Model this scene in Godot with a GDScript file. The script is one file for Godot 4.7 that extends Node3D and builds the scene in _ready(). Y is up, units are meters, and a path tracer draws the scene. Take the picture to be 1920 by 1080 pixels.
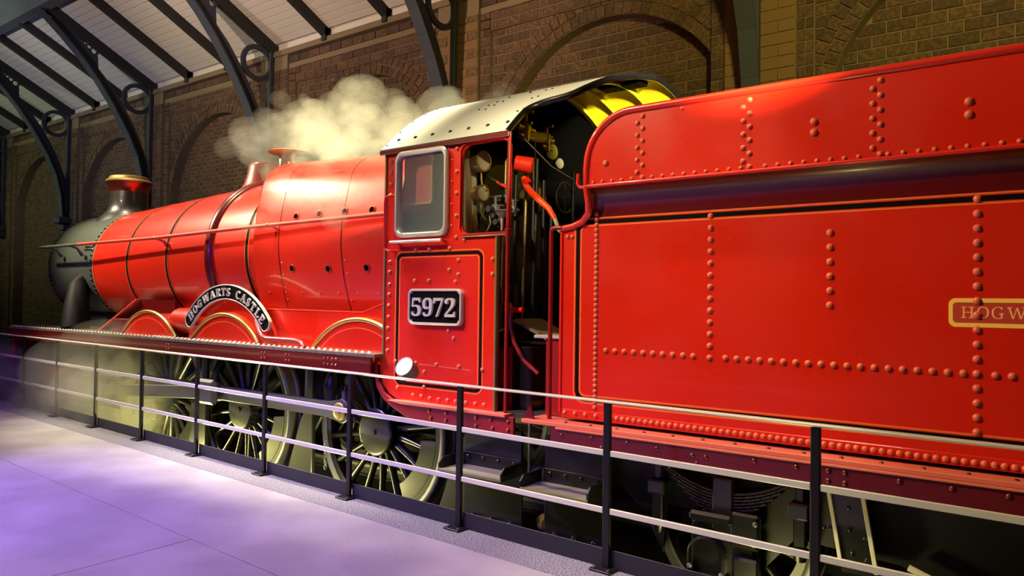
extends Node3D
# A red steam locomotive and tender standing in a brick train shed. Metres; the train lies along x (front at -x), its centre line is z = 0, the platform floor is y = 0.

const WALL_Z := -4.1
const COLS := [1.98, -3.36, -8.70, -14.04, -19.2, -24.0, -28.9, -33.8]   # iron wall columns
const RAIL_Y := -0.47
var M := {}
var rng := RandomNumberGenerator.new()
var rivet_mesh: ArrayMesh
var unit_brick: ArrayMesh
var cam: Camera3D


# ---------- small helpers: nodes ----------
func thing(called: String, label: String, category: String, at := Vector3.ZERO, group := "") -> Node3D:
	var o := Node3D.new()
	o.name = called
	o.position = at
	add_child(o, true)
	o.set_meta("label", label)
	o.set_meta("category", category)
	if group != "":
		o.set_meta("group", group)
	return o


func mesh_of(st) -> Mesh:
	if st is Mesh:
		return st
	st.generate_normals()
	return st.commit()


func part(called: String, st, mat: Material, parent: Node3D, xf := Transform3D()) -> MeshInstance3D:
	var o := MeshInstance3D.new()
	o.name = called
	o.mesh = mesh_of(st)
	o.material_override = mat
	o.transform = xf
	parent.add_child(o, true)
	return o


func struct_(called: String, st, mat: Material) -> MeshInstance3D:
	var o := part(called, st, mat, self)
	o.set_meta("kind", "structure")
	return o


func node(called: String, parent: Node3D) -> Node3D:
	var o := Node3D.new()
	o.name = called
	parent.add_child(o, true)
	return o


func V(x: float, y: float, z: float) -> Vector3:
	return Vector3(x, y, z)


func at(x: float, y: float, z: float, b := Basis()) -> Transform3D:
	return Transform3D(b, Vector3(x, y, z))


# ---------- small helpers: shapes ----------
func nb(smooth := false) -> SurfaceTool:
	var s := SurfaceTool.new()
	s.begin(Mesh.PRIMITIVE_TRIANGLES)
	s.set_smooth_group(0 if smooth else -1)
	return s


func q(s: SurfaceTool, a: Vector3, b: Vector3, c: Vector3, d: Vector3) -> void:   # counter-clockwise from outside
	for v in [a, c, b, a, d, c]:
		s.add_vertex(v)


func t(s: SurfaceTool, a: Vector3, b: Vector3, c: Vector3) -> void:
	for v in [a, c, b]:
		s.add_vertex(v)


func face(s: SurfaceTool, p: Array, out: Vector3) -> void:   # a flat convex polygon turned towards out
	var n: Vector3 = (p[1] - p[0]).cross(p[2] - p[0])
	if n.dot(out) < 0:
		p.reverse()
	for i in range(1, p.size() - 1):
		t(s, p[0], p[i], p[i + 1])


func box(s: SurfaceTool, c: Vector3, size: Vector3, bev := 0.0, b := Basis()) -> void:
	var h := size / 2
	bev = minf(bev, minf(h.x, minf(h.y, h.z)) * 0.9)
	var pt := func(sg: Vector3, ax: int) -> Vector3:
		var e := h - Vector3.ONE * bev
		e[ax] = h[ax]
		return c + b * (e * sg)
	for ax in 3:
		var u := (ax + 1) % 3
		var w := (ax + 2) % 3
		for sg in [-1.0, 1.0]:
			var ps := []
			for k in [[-1, -1], [1, -1], [1, 1], [-1, 1]]:
				var g := Vector3.ZERO
				g[ax] = sg
				g[u] = k[0]
				g[w] = k[1]
				ps.append(pt.call(g, ax))
			var o := Vector3.ZERO
			o[ax] = sg
			face(s, ps, b * o)
	if bev <= 0.0:
		return
	for ax in 3:   # edges along ax
		var u := (ax + 1) % 3
		var w := (ax + 2) % 3
		for su in [-1.0, 1.0]:
			for sw in [-1.0, 1.0]:
				var g0 := Vector3.ZERO
				g0[u] = su
				g0[w] = sw
				g0[ax] = -1
				var g1 := g0
				g1[ax] = 1
				var o := Vector3.ZERO
				o[u] = su
				o[w] = sw
				face(s, [pt.call(g0, u), pt.call(g1, u), pt.call(g1, w), pt.call(g0, w)], b * o)
	for sx in [-1.0, 1.0]:
		for sy in [-1.0, 1.0]:
			for sz in [-1.0, 1.0]:
				var g := Vector3(sx, sy, sz)
				face(s, [pt.call(g, 0), pt.call(g, 1), pt.call(g, 2)], b * g)


func boxm(c: Vector3, size: Vector3, bev := 0.0, b := Basis()) -> SurfaceTool:
	var s := nb()
	box(s, c, size, bev, b)
	return s


func span(s: SurfaceTool, x0: float, x1: float, y0: float, y1: float, z0: float, z1: float, bev := 0.0) -> void:
	box(s, V((x0 + x1) / 2, (y0 + y1) / 2, (z0 + z1) / 2), V(absf(x1 - x0), absf(y1 - y0), absf(z1 - z0)), bev)


func spanm(x0: float, x1: float, y0: float, y1: float, z0: float, z1: float, bev := 0.0) -> SurfaceTool:
	var s := nb()
	span(s, x0, x1, y0, y1, z0, z1, bev)
	return s


func lathe(s: SurfaceTool, prof: Array, xf := Transform3D(), n := 24, a0 := 0.0, a1 := TAU) -> void:   # profile of (radius, height), listed upwards for an outside; axis is xf's y
	var grp := 1
	for j in prof.size() - 1:
		if j > 0:
			var d0: Vector2 = prof[j] - prof[j - 1]
			var d1: Vector2 = prof[j + 1] - prof[j]
			if absf(d0.angle_to(d1)) > 0.7:
				grp += 1
		s.set_smooth_group(grp)
		for i in n:
			var a := lerpf(a0, a1, float(i) / n)
			var b := lerpf(a0, a1, float(i + 1) / n)
			if i + 1 == n and is_equal_approx(a1 - a0, TAU):
				b = a0
			var p: Vector2 = prof[j]
			var r: Vector2 = prof[j + 1]
			var A := xf * V(p.x * cos(a), p.y, -p.x * sin(a))
			var B := xf * V(p.x * cos(b), p.y, -p.x * sin(b))
			var C := xf * V(r.x * cos(b), r.y, -r.x * sin(b))
			var D := xf * V(r.x * cos(a), r.y, -r.x * sin(a))
			if p.x < 1e-5:
				t(s, A, C, D)
			elif r.x < 1e-5:
				t(s, A, B, D)
			else:
				q(s, A, B, C, D)


func lathem(prof: Array, xf := Transform3D(), n := 24) -> SurfaceTool:
	var s := nb(true)
	lathe(s, prof, xf, n)
	return s


func facing(dir: Vector3, origin: Vector3) -> Transform3D:   # a frame whose y axis points along dir
	var y := dir.normalized()
	var x := y.cross(Vector3.UP if absf(y.y) < 0.9 else Vector3.RIGHT).normalized()
	return Transform3D(Basis(x, y, x.cross(y)), origin)


func tube(s: SurfaceTool, pts: Array, r, n := 10, closed := false) -> void:
	s.set_smooth_group(0)
	var m := pts.size()
	var rings := []
	var up := Vector3.ZERO
	for i in m:
		var d: Vector3
		if closed:
			d = pts[(i + 1) % m] - pts[(i + m - 1) % m]
		else:
			d = pts[mini(i + 1, m - 1)] - pts[maxi(i - 1, 0)]
		d = d.normalized()
		if up == Vector3.ZERO:
			up = Vector3.UP if absf(d.y) < 0.9 else Vector3.RIGHT
		up = (up - d * up.dot(d)).normalized()
		var side := d.cross(up)
		var rr: float = r[i] if r is Array else r
		var ring := []
		for k in n:
			var a := TAU * k / n
			ring.append(pts[i] + (up * cos(a) + side * sin(a)) * rr)
		rings.append(ring)
	for i in (m if closed else m - 1):
		for k in n:
			q(s, rings[i][k], rings[i][(k + 1) % n], rings[(i + 1) % m][(k + 1) % n], rings[(i + 1) % m][k])
	if not closed:
		s.set_smooth_group(-1)
		var d0: Vector3 = pts[0] - pts[1]
		var d1: Vector3 = pts[m - 1] - pts[m - 2]
		face(s, rings[0].duplicate(), d0)
		face(s, rings[m - 1].duplicate(), d1)


func tubem(pts: Array, r, n := 10) -> SurfaceTool:
	var s := nb(true)
	tube(s, pts, r, n)
	return s


func rod(s: SurfaceTool, a: Vector3, b: Vector3, r: float, n := 10) -> void:
	tube(s, [a, b], r, n)


func bar(s: SurfaceTool, a: Vector3, b: Vector3, w: float, d: float, upv := Vector3.UP, bev := 0.0) -> void:   # a straight square bar: w across (sideways), d along upv
	var x := (b - a).normalized()
	var y := (upv - x * upv.dot(x)).normalized()
	box(s, (a + b) / 2, V((b - a).length(), d, w), bev, Basis(x, y, x.cross(y)))


func loft(s: SurfaceTool, rings: Array, closed := true, grp := 0) -> void:   # rings counter-clockwise seen from the end that the list runs to
	s.set_smooth_group(grp)
	for i in rings.size() - 1:
		var n: int = rings[i].size()
		for k in (n if closed else n - 1):
			var k2 := (k + 1) % n
			q(s, rings[i][k], rings[i][k2], rings[i + 1][k2], rings[i + 1][k])


func ccw(poly: PackedVector2Array) -> PackedVector2Array:
	var p := poly.duplicate()
	if Geometry2D.is_polygon_clockwise(p):
		p.reverse()
	return p


func inset(poly: PackedVector2Array, d: float) -> PackedVector2Array:
	var out := PackedVector2Array()
	var n := poly.size()
	for i in n:
		var e0 := (poly[i] - poly[(i + n - 1) % n]).normalized()
		var e1 := (poly[(i + 1) % n] - poly[i]).normalized()
		var n0 := Vector2(-e0.y, e0.x)
		var n1 := Vector2(-e1.y, e1.x)
		var b := (n0 + n1)
		var l := maxf(1.0 + n0.dot(n1), 0.35)
		out.append(poly[i] + b * (d / l))
	return out


func ext(s: SurfaceTool, shape: PackedVector2Array, z0: float, z1: float, xf := Transform3D(), bev := 0.0, back := true) -> void:   # a flat shape in xf's x-y plane made thick along z
	var p := ccw(shape)
	var top := inset(p, bev) if bev > 0.0 else p
	var n := p.size()
	s.set_smooth_group(-1)
	var ids := Geometry2D.triangulate_polygon(top)
	for i in range(0, ids.size(), 3):
		var a := top[ids[i]]
		var b := top[ids[i + 1]]
		var c := top[ids[i + 2]]
		if (b - a).cross(c - a) < 0:
			var w := b
			b = c
			c = w
		t(s, xf * V(a.x, a.y, z1), xf * V(b.x, b.y, z1), xf * V(c.x, c.y, z1))
		if back:
			t(s, xf * V(a.x, a.y, z0), xf * V(c.x, c.y, z0), xf * V(b.x, b.y, z0))
	for i in n:
		var a := p[i]
		var b := p[(i + 1) % n]
		q(s, xf * V(a.x, a.y, z0), xf * V(b.x, b.y, z0), xf * V(b.x, b.y, z1 - bev), xf * V(a.x, a.y, z1 - bev))
		if bev > 0.0:
			var c := top[i]
			var d := top[(i + 1) % n]
			q(s, xf * V(a.x, a.y, z1 - bev), xf * V(b.x, b.y, z1 - bev), xf * V(d.x, d.y, z1), xf * V(c.x, c.y, z1))


func extm(shape: PackedVector2Array, z0: float, z1: float, bev := 0.0, xf := Transform3D()) -> SurfaceTool:
	var s := nb()
	ext(s, shape, z0, z1, xf, bev)
	return s


func frame(s: SurfaceTool, outer: PackedVector2Array, inner: PackedVector2Array, z0: float, z1: float, xf := Transform3D(), round_ := 0.0) -> void:   # a band between two outlines of as many points
	var n := outer.size()
	s.set_smooth_group(-1)
	var o1 := outer
	var i1 := inner
	if round_ > 0.0:
		o1 = inset(outer, round_)
		i1 = inset(inner, -round_)
	for i in n:
		var k := (i + 1) % n
		q(s, xf * V(o1[i].x, o1[i].y, z1), xf * V(o1[k].x, o1[k].y, z1), xf * V(i1[k].x, i1[k].y, z1), xf * V(i1[i].x, i1[i].y, z1))
		q(s, xf * V(outer[k].x, outer[k].y, z0), xf * V(outer[i].x, outer[i].y, z0), xf * V(inner[i].x, inner[i].y, z0), xf * V(inner[k].x, inner[k].y, z0))
		q(s, xf * V(outer[i].x, outer[i].y, z0), xf * V(outer[k].x, outer[k].y, z0), xf * V(outer[k].x, outer[k].y, z1 - round_), xf * V(outer[i].x, outer[i].y, z1 - round_))
		q(s, xf * V(inner[k].x, inner[k].y, z0), xf * V(inner[i].x, inner[i].y, z0), xf * V(inner[i].x, inner[i].y, z1 - round_), xf * V(inner[k].x, inner[k].y, z1 - round_))
		if round_ > 0.0:
			q(s, xf * V(outer[i].x, outer[i].y, z1 - round_), xf * V(outer[k].x, outer[k].y, z1 - round_), xf * V(o1[k].x, o1[k].y, z1), xf * V(o1[i].x, o1[i].y, z1))
			q(s, xf * V(inner[k].x, inner[k].y, z1 - round_), xf * V(inner[i].x, inner[i].y, z1 - round_), xf * V(i1[i].x, i1[i].y, z1), xf * V(i1[k].x, i1[k].y, z1))


func rrect(x0: float, x1: float, y0: float, y1: float, r: float, n := 6) -> PackedVector2Array:
	var p := PackedVector2Array()
	for c in [[x1 - r, y0 + r, -PI / 2], [x1 - r, y1 - r, 0.0], [x0 + r, y1 - r, PI / 2], [x0 + r, y0 + r, PI]]:
		for i in n + 1:
			var a: float = c[2] + PI / 2 * i / n
			p.append(Vector2(c[0] + r * cos(a), c[1] + r * sin(a)))
	return p


func rect_round(inner: PackedVector2Array, x0: float, x1: float, y0: float, y1: float) -> PackedVector2Array:   # for each point of a rounded rectangle a partner on the rectangle x0..y1
	var out := PackedVector2Array()
	var n := inner.size() / 4
	var cs := [Vector2(x1, y0), Vector2(x1, y1), Vector2(x0, y1), Vector2(x0, y0)]
	for k in 4:
		for i in n:
			out.append(cs[k])
	return out


func arc_pts(cx: float, cy: float, r: float, a0: float, a1: float, n: int) -> PackedVector2Array:
	var p := PackedVector2Array()
	for i in n + 1:
		var a := lerpf(a0, a1, float(i) / n)
		p.append(Vector2(cx + r * cos(a), cy + r * sin(a)))
	return p


func rivet(parent: Node3D, x: float, y: float, z: float, r: float, mat: Material, dir := Vector3.BACK, called := "rivet") -> void:
	var f := facing(dir, V(x, y, z))
	f.basis = f.basis.scaled(Vector3.ONE * r)
	part(called, rivet_mesh, mat, parent, f)


func rivets_joined(called: String, pts: Array, r: float, mat: Material, parent: Node3D) -> void:   # [position, direction] pairs, too small to pick apart
	var s := SurfaceTool.new()
	s.begin(Mesh.PRIMITIVE_TRIANGLES)
	for p in pts:
		var f := facing(p[1], p[0])
		f.basis = f.basis.scaled(Vector3.ONE * r)
		s.append_from(rivet_mesh, 0, f)
	var o := part(called, s.commit(), mat, parent)
	o.set_meta("kind", "stuff")


func letter_mesh(txt: String, height: float, depth: float, bold := true) -> TextMesh:
	var f := SystemFont.new()
	f.font_names = PackedStringArray(["Droid Serif"])
	f.font_weight = 700 if bold else 400
	var m := TextMesh.new()
	m.font = f
	m.text = txt
	m.font_size = 64
	m.depth = depth
	m.curve_step = 1.0
	m.pixel_size = 0.01
	var h := m.get_aabb().size.y
	m.pixel_size = 0.01 * height / maxf(h, 0.001)
	return m


# ---------- materials ----------
func mk(key: String, c: Color, rough := 0.5, metal := 0.0, coat := 0.0) -> StandardMaterial3D:
	var m := StandardMaterial3D.new()
	m.resource_name = key
	m.albedo_color = c
	m.roughness = rough
	m.metallic = metal
	if coat > 0.0:
		m.clearcoat_enabled = true
		m.clearcoat = coat
		m.clearcoat_roughness = 0.08
	M[key] = m
	return m


func noise_tex(freq: float, octaves: int, seed_: int, size := 256, ramp: Gradient = null, normal := false, bump := 2.0) -> NoiseTexture2D:
	var n := FastNoiseLite.new()
	n.noise_type = FastNoiseLite.TYPE_SIMPLEX_SMOOTH
	n.frequency = freq
	n.fractal_octaves = octaves
	n.seed = seed_
	var x := NoiseTexture2D.new()
	x.width = size
	x.height = size
	x.seamless = true
	x.noise = n
	x.color_ramp = ramp
	x.as_normal_map = normal
	x.bump_strength = bump
	return x


func ramp2(a: Color, b: Color) -> Gradient:
	var g := Gradient.new()
	g.colors = PackedColorArray([a, b])
	g.offsets = PackedFloat32Array([0.25, 0.75])
	return g


func tri(m: StandardMaterial3D, scale: float) -> void:
	m.uv1_triplanar = true
	m.uv1_world_triplanar = true
	m.uv1_scale = Vector3.ONE * scale


func make_materials() -> void:
	var red := mk("red_paint", Color(0.82, 0.125, 0.018), 0.36, 0.0, 0.25)
	red.roughness_texture = noise_tex(0.012, 4, 3, 256, ramp2(Color(0.75, 0.75, 0.75), Color(1, 1, 1)))
	tri(red, 0.4)
	mk("boiler_red", Color(0.82, 0.145, 0.05), 0.33, 0.0, 0.6)
	mk("rivet_lit_red", Color(0.86, 0.40, 0.27), 0.38)  # paler than the sheets: highlight from above put into the colour
	mk("deep_red", Color(0.55, 0.055, 0.045), 0.38, 0.0, 0.2)
	mk("maroon", Color(0.36, 0.035, 0.04), 0.3, 0.0, 0.4)  # also stands for shade on the valance and the coving
	mk("bright_red", Color(0.88, 0.12, 0.05), 0.35, 0.0, 0.3)
	mk("orange_line", Color(0.93, 0.42, 0.13), 0.45)
	mk("black_line", Color(0.05, 0.015, 0.012), 0.75).metallic_specular = 0.2
	mk("gloss_black", Color(0.035, 0.038, 0.045), 0.34, 0.0, 0.6)
	mk("smokebox_black", Color(0.285, 0.32, 0.285), 0.42, 0.0, 0.5)  # lifted from black: the warm sheen on top is put into the colour
	mk("chimney_black", Color(0.13, 0.13, 0.125), 0.36, 0.0, 0.4)  # darker copy of the smokebox black: shade put into the colour
	mk("steam_pipe_black", Color(0.03, 0.03, 0.035), 0.6).metallic_specular = 0.25
	mk("frame_black", Color(0.05, 0.05, 0.055), 0.45)
	mk("dark_gap", Color(0.03, 0.012, 0.01), 0.9).metallic_specular = 0.05
	var deck := mk("footplate", Color(0.40, 0.36, 0.30), 0.65)
	deck.roughness_texture = noise_tex(0.05, 3, 5)
	tri(deck, 1.5)
	mk("steel", Color(0.62, 0.62, 0.62), 0.28, 0.9)
	mk("rod_steel", Color(0.33, 0.33, 0.34), 0.42, 0.5)
	mk("silver", Color(0.86, 0.85, 0.83), 0.35, 0.55)
	mk("brass", Color(0.83, 0.66, 0.36), 0.3, 0.85)
	mk("dull_brass", Color(0.62, 0.55, 0.33), 0.4, 0.7)
	mk("copper", Color(0.62, 0.27, 0.20), 0.22, 0.9)
	mk("lagging", Color(0.72, 0.68, 0.52), 0.8)
	mk("dial", Color(0.62, 0.61, 0.48), 0.6)
	mk("yellow_dial", Color(0.50, 0.51, 0.17), 0.6)
	mk("roof_cream", Color(0.77, 0.79, 0.77), 0.62)
	mk("roof_yellow", Color(0.83, 0.77, 0.10), 0.4, 0.0, 0.2)
	mk("plate_gold", Color(1.0, 0.80, 0.34), 0.5)
	mk("plate_red", Color(0.74, 0.22, 0.14), 0.5)
	mk("plate_letter", Color(1.0, 0.70, 0.46), 0.5)
	mk("name_black", Color(0.06, 0.054, 0.045), 0.85).metallic_specular = 0.15
	mk("dusty_lit_red", Color(0.82, 0.25, 0.17), 0.5)  # paler red: dust and sheen from above put into one colour
	mk("dusty_lit_ledge", Color(0.85, 0.42, 0.33), 0.55)  # dust and the light falling from above, both put into the colour
	mk("plate_silver", Color(0.80, 0.78, 0.72), 0.42, 0.25)
	mk("shutter_red", Color(0.80, 0.34, 0.30), 0.6)
	mk("tread", Color(0.50, 0.49, 0.43), 0.7)
	mk("valve_red", Color(0.62, 0.22, 0.16), 0.36, 0.0, 0.3)
	mk("rivet_black", Color(0.22, 0.22, 0.20), 0.22, 0.3)
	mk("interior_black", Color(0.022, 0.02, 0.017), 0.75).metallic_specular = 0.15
	mk("pale_edge", Color(0.80, 0.80, 0.70), 0.5)
	mk("seat_tan", Color(0.45, 0.36, 0.22), 0.8)
	mk("backhead", Color(0.07, 0.065, 0.06), 0.5)
	mk("fence_black", Color(0.085, 0.08, 0.09), 0.42, 0.3)
	mk("fence_rail", Color(0.80, 0.80, 0.74), 0.42, 0.2)
	mk("kick_blue", Color(0.10, 0.10, 0.14), 0.5)
	var floor_ := mk("concrete", Color(0.66, 0.65, 0.66), 0.62)
	floor_.albedo_texture = noise_tex(0.006, 5, 11, 512, ramp2(Color(0.90, 0.90, 0.90), Color(1, 1, 1)))
	floor_.heightmap_enabled = true
	floor_.heightmap_texture = noise_tex(0.12, 4, 12, 512)
	floor_.heightmap_scale = 0.12
	tri(floor_, 0.35)
	var grit := mk("grit", Color(0.72, 0.72, 0.76), 0.85)
	grit.albedo_texture = noise_tex(0.35, 2, 13, 512, ramp2(Color(0.42, 0.42, 0.42), Color(1, 1, 1)))
	grit.heightmap_enabled = true
	grit.heightmap_texture = noise_tex(0.35, 2, 13, 512)
	grit.heightmap_scale = 1.2
	tri(grit, 0.5)
	mk("joint", Color(0.26, 0.25, 0.27), 0.9)
	mk("pit", Color(0.16, 0.15, 0.14), 0.9)
	mk("mortar", Color(0.40, 0.34, 0.255), 0.92)
	var bt := noise_tex(0.02, 5, 21, 512, ramp2(Color(0.72, 0.72, 0.72), Color(1, 1, 1)))
	var bb := noise_tex(0.06, 4, 22, 512)
	var tones := [Color(0.335, 0.235, 0.17), Color(0.30, 0.21, 0.15), Color(0.36, 0.255, 0.18), Color(0.28, 0.195, 0.15), Color(0.34, 0.25, 0.165)]
	for i in tones.size():
		var b := mk("brick_%d" % i, tones[i], 0.88)
		b.albedo_texture = bt
		b.heightmap_enabled = true
		b.heightmap_texture = bb
		b.heightmap_scale = 0.5
		tri(b, 1.3)
	var bj := mk("brick_joined", Color.WHITE, 0.88)
	bj.vertex_color_use_as_albedo = true
	bj.albedo_texture = bt
	bj.heightmap_enabled = true
	bj.heightmap_texture = bb
	bj.heightmap_scale = 0.5
	tri(bj, 1.3)
	mk("quoin", Color(0.40, 0.295, 0.175), 0.88)
	var iron := mk("iron", Color(0.195, 0.215, 0.25), 0.6)
	iron.metallic_specular = 0.4
	mk("purlin_grey", Color(0.34, 0.37, 0.38), 0.6)
	mk("rafter", Color(0.115, 0.10, 0.10), 0.7)
	var bd := mk("board_white", Color(0.70, 0.68, 0.64), 0.75)
	bd.metallic_specular = 0.3
	mk("board_green", Color(0.36, 0.42, 0.40), 0.7)
	mk("plain_wall", Color(0.34, 0.25, 0.20), 0.9)
	mk("lamp_body", Color(0.12, 0.12, 0.13), 0.5, 0.3)
	mk("lamp_grey", Color(0.42, 0.42, 0.42), 0.5, 0.2)
	var glass := mk("glass", Color(0.75, 0.80, 0.78, 0.12), 0.06)
	glass.metallic_specular = 0.3
	glass.transparency = BaseMaterial3D.TRANSPARENCY_ALPHA


func glow(key: String, c: Color, power: float) -> StandardMaterial3D:
	var m := mk(key, Color(0.9, 0.9, 0.9), 0.4)
	m.emission_enabled = true
	m.emission = c
	m.emission_energy_multiplier = power
	return m


# ---------- lamps ----------
func stage_lamp(label: String, from: Vector3, to: Vector3, c: Color, energy: float, angle: float, soft := 0.12) -> void:  # body and lens modelled around a light that stays out of view
	var d := (to - from).normalized()
	var o := thing("stage_lamp", label, "lamp", from)
	var f := facing(d, Vector3.ZERO)
	part("lamp_body", lathem([Vector2(0, -0.34), Vector2(0.09, -0.33), Vector2(0.12, -0.24), Vector2(0.12, -0.02), Vector2(0.15, 0.06), Vector2(0.14, 0.06), Vector2(0.11, -0.02), Vector2(0.11, -0.06), Vector2(0, -0.06)], f, 20), M.lamp_body, o)
	part("lens", lathem([Vector2(0.11, -0.045), Vector2(0.09, -0.03), Vector2(0, -0.025)], f, 20), glow("lamp_lens_" + str(M.size()), c, 6.0), o)
	var y := nb(true)
	tube(y, [V(0, 0.42, 0), V(0, 0.2, 0)], 0.02, 8)
	part("yoke", y, M.lamp_body, o)
	var l := SpotLight3D.new()
	l.name = "spot"
	l.light_color = c
	l.light_energy = energy
	l.spot_angle = angle
	l.spot_angle_attenuation = 0.6
	l.spot_range = 60
	l.spot_attenuation = 2
	l.light_size = soft
	l.shadow_enabled = true
	o.add_child(l)
	l.look_at_from_position(from + d * 0.08, to, Vector3.UP if absf(d.y) < 0.95 else Vector3.RIGHT)
	l.position = d * 0.08


func small_lamp(label: String, p: Vector3, c: Color, energy: float, r := 0.06) -> void:   # a round bulkhead lamp in the track pit
	var o := thing("pit_lamp", label, "lamp", p)
	part("base", lathem([Vector2(0, -0.09), Vector2(0.1, -0.09), Vector2(0.1, -0.05), Vector2(0, -0.05)], Transform3D(), 16), M.lamp_body, o)
	part("lamp_globe", lathem([Vector2(0.07, -0.05), Vector2(0.08, 0.0), Vector2(0.055, 0.055), Vector2(0, 0.075)], Transform3D(), 16), glow("globe_%d" % M.size(), c, 3.0), o)
	var l := OmniLight3D.new()
	l.name = "bulb"
	l.light_color = c
	l.light_energy = energy
	l.omni_range = 30
	l.omni_attenuation = 2
	l.light_size = r
	l.shadow_enabled = true
	l.position = V(0, 0.0, 0)
	o.add_child(l)


func _ready() -> void:
	rng.seed = 7
	# camera
	cam = Camera3D.new()
	cam.name = "camera"
	var yaw := deg_to_rad(36.82)
	var pitch := deg_to_rad(0.964)
	var roll := deg_to_rad(0.753)
	var fw := V(-sin(yaw) * cos(pitch), sin(pitch), -cos(yaw) * cos(pitch))
	var rt := V(cos(yaw), 0, -sin(yaw))
	var up := rt.cross(fw)
	cam.transform = Transform3D(Basis(rt * cos(roll) + up * sin(roll), up * cos(roll) - rt * sin(roll), -fw), V(0, 1.65, 5.9))
	cam.fov = rad_to_deg(2.0 * atan(540.0 / 1400.0))
	cam.near = 0.05
	cam.far = 200
	add_child(cam)
	cam.current = true
	# environment
	var we := WorldEnvironment.new()
	we.name = "environment"
	var env := Environment.new()
	env.background_mode = Environment.BG_COLOR
	env.background_color = Color(0.01, 0.01, 0.015)
	env.tonemap_mode = Environment.TONE_MAPPER_LINEAR
	env.tonemap_exposure = 1.0
	env.sdfgi_enabled = true
	env.ssao_enabled = true
	env.ssil_enabled = true
	env.volumetric_fog_enabled = true
	env.volumetric_fog_density = 0.0
	we.environment = env
	add_child(we)
	make_materials()
	rivet_mesh = mesh_of(lathem([Vector2(1.08, 0), Vector2(1.0, 0.28), Vector2(0.72, 0.62), Vector2(0.36, 0.8), Vector2(0, 0.84)], Transform3D(), 10))
	lights()
	room()
	brackets()
	locomotive()
	tender()
	railing()
	extras()
	steam()


func lights() -> void:
	var warm := Color(1.0, 0.90, 0.70)
	var white := Color(1.0, 0.93, 0.78)
	stage_lamp("stage lamp aimed at the cab from the front", V(-9.6, 6.6, 5.4), V(-4.6, 1.8, 1.2), warm, 36, 20)
	stage_lamp("stage lamp aimed at the tender side", V(-5.6, 6.6, 5.8), V(-1.3, 1.9, 1.2), warm, 56, 25)
	stage_lamp("stage lamp aimed at the boiler and smokebox", V(-14.5, 7.2, 4.6), V(-9.8, 2.5, 0.6), white, 135, 24, 0.16)
	stage_lamp("stage lamp above the firebox", V(-6.6, 7.6, 1.6), V(-6.3, 3.1, 0.2), Color(1.0, 0.94, 0.74), 130, 26)
	stage_lamp("added fill lamp above the boiler", V(-11.5, 7.6, 1.2), V(-10.2, 3.0, 0.3), white, 38, 26, 0.3)  # unseen, added to brighten the boiler top
	stage_lamp("stage lamp beyond the tender aimed into the cab roof", V(1.4, 3.4, 4.6), V(-3.4, 3.40, -0.8), white, 420, 7)
	stage_lamp("stage lamp aimed into the open cab", V(0.5, 4.4, 5.5), V(-3.8, 2.72, 0.65), warm, 46, 4.6)
	var k := 0
	for x in [-7.0, -4.4, -1.8]:
		stage_lamp("white stage lamp straight above the railing " + ["by the middle driving wheel", "by the cab steps", "by the tender spring"][k], V(x, 7.0, 2.5), V(x, 0.5, 1.62), Color(1.0, 0.95, 0.80), 17, 11)
		k += 1
	stage_lamp("violet stage lamp over the middle of the platform", V(-8.5, 6.8, 7.0), V(-5.8, 0, 4.0), Color(0.78, 0.62, 1.0), 100, 27)
	stage_lamp("violet stage lamp over the far end of the platform", V(-13.5, 6.8, 6.5), V(-11.0, 0, 3.7), Color(0.76, 0.54, 1.0), 22, 32)
	stage_lamp("blue stage lamp over the right end of the platform", V(-2.5, 6.8, 7.2), V(-3.6, 0, 3.6), Color(0.55, 0.50, 1.0), 18, 27)
	stage_lamp("blue stage lamp aimed low at the wheels", V(-7.2, 3.2, 8.4), V(-6.6, 0.3, 1.2), Color(0.24, 0.21, 1.0), 22, 24, 0.2)
	stage_lamp("added fill lamp turned up at the roof boards over the firebox", V(-9.5, 5.2, 7.0), V(-11.0, 7.6, -3.2), Color(1.0, 0.87, 0.76), 115, 34)  # unseen fill, added to lift the ceiling boards here
	stage_lamp("added fill lamp turned up at the roof boards over the chimney", V(-15.5, 5.6, 6.6), V(-17.0, 8.0, -2.6), Color(1.0, 0.92, 0.90), 46, 36)  # added fill for the dim boards farther left
	stage_lamp("added fill lamp turned up at the farthest roof boards", V(-22.0, 5.6, 6.0), V(-25.0, 8.0, -2.6), Color(0.94, 0.96, 0.94), 30, 38)  # added fill again, for the darkest end of the ceiling
	stage_lamp("blue stage lamp turned up at the far roof brackets", V(-17.5, 0.5, 4.5), V(-20.5, 5.6, -3.2), Color(0.50, 0.60, 1.0), 14, 24)
	stage_lamp("stage lamp washing the right end of the brick wall", V(1.6, 6.6, 4.6), V(-2.2, 5.0, -4.1), Color(1.0, 0.93, 0.50), 92, 32, 0.5)
	stage_lamp("added fill lamp washing the wall behind the boiler", V(-20.5, 6.2, 2.6), V(-16.5, 3.6, -4.1), Color(0.90, 1.0, 0.62), 6.5, 42)  # unseen wash, added to lift the dark left wall
	stage_lamp("added fill lamp washing the far end of the wall", V(-29.0, 6.2, 2.6), V(-24.0, 3.4, -4.1), Color(0.90, 1.0, 0.66), 13, 44)  # second added wash, farther along the wall
	small_lamp("low round lamp in the pit beside the front driving wheel", V(-8.6, -0.4, 1.3), Color(1.0, 0.96, 0.58), 5.5)
	small_lamp("low round lamp in the pit beside the rear driving wheel", V(-5.9, -0.4, 1.4), Color(1.0, 0.95, 0.62), 2.5)
	small_lamp("low round lamp in the pit under the tender", V(-1.6, -0.4, 1.5), Color(1.0, 0.95, 0.60), 0.8)


# ---------- the room ----------
var bricks := []   # [outline, z0, z1, tone, pixel height]


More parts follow.
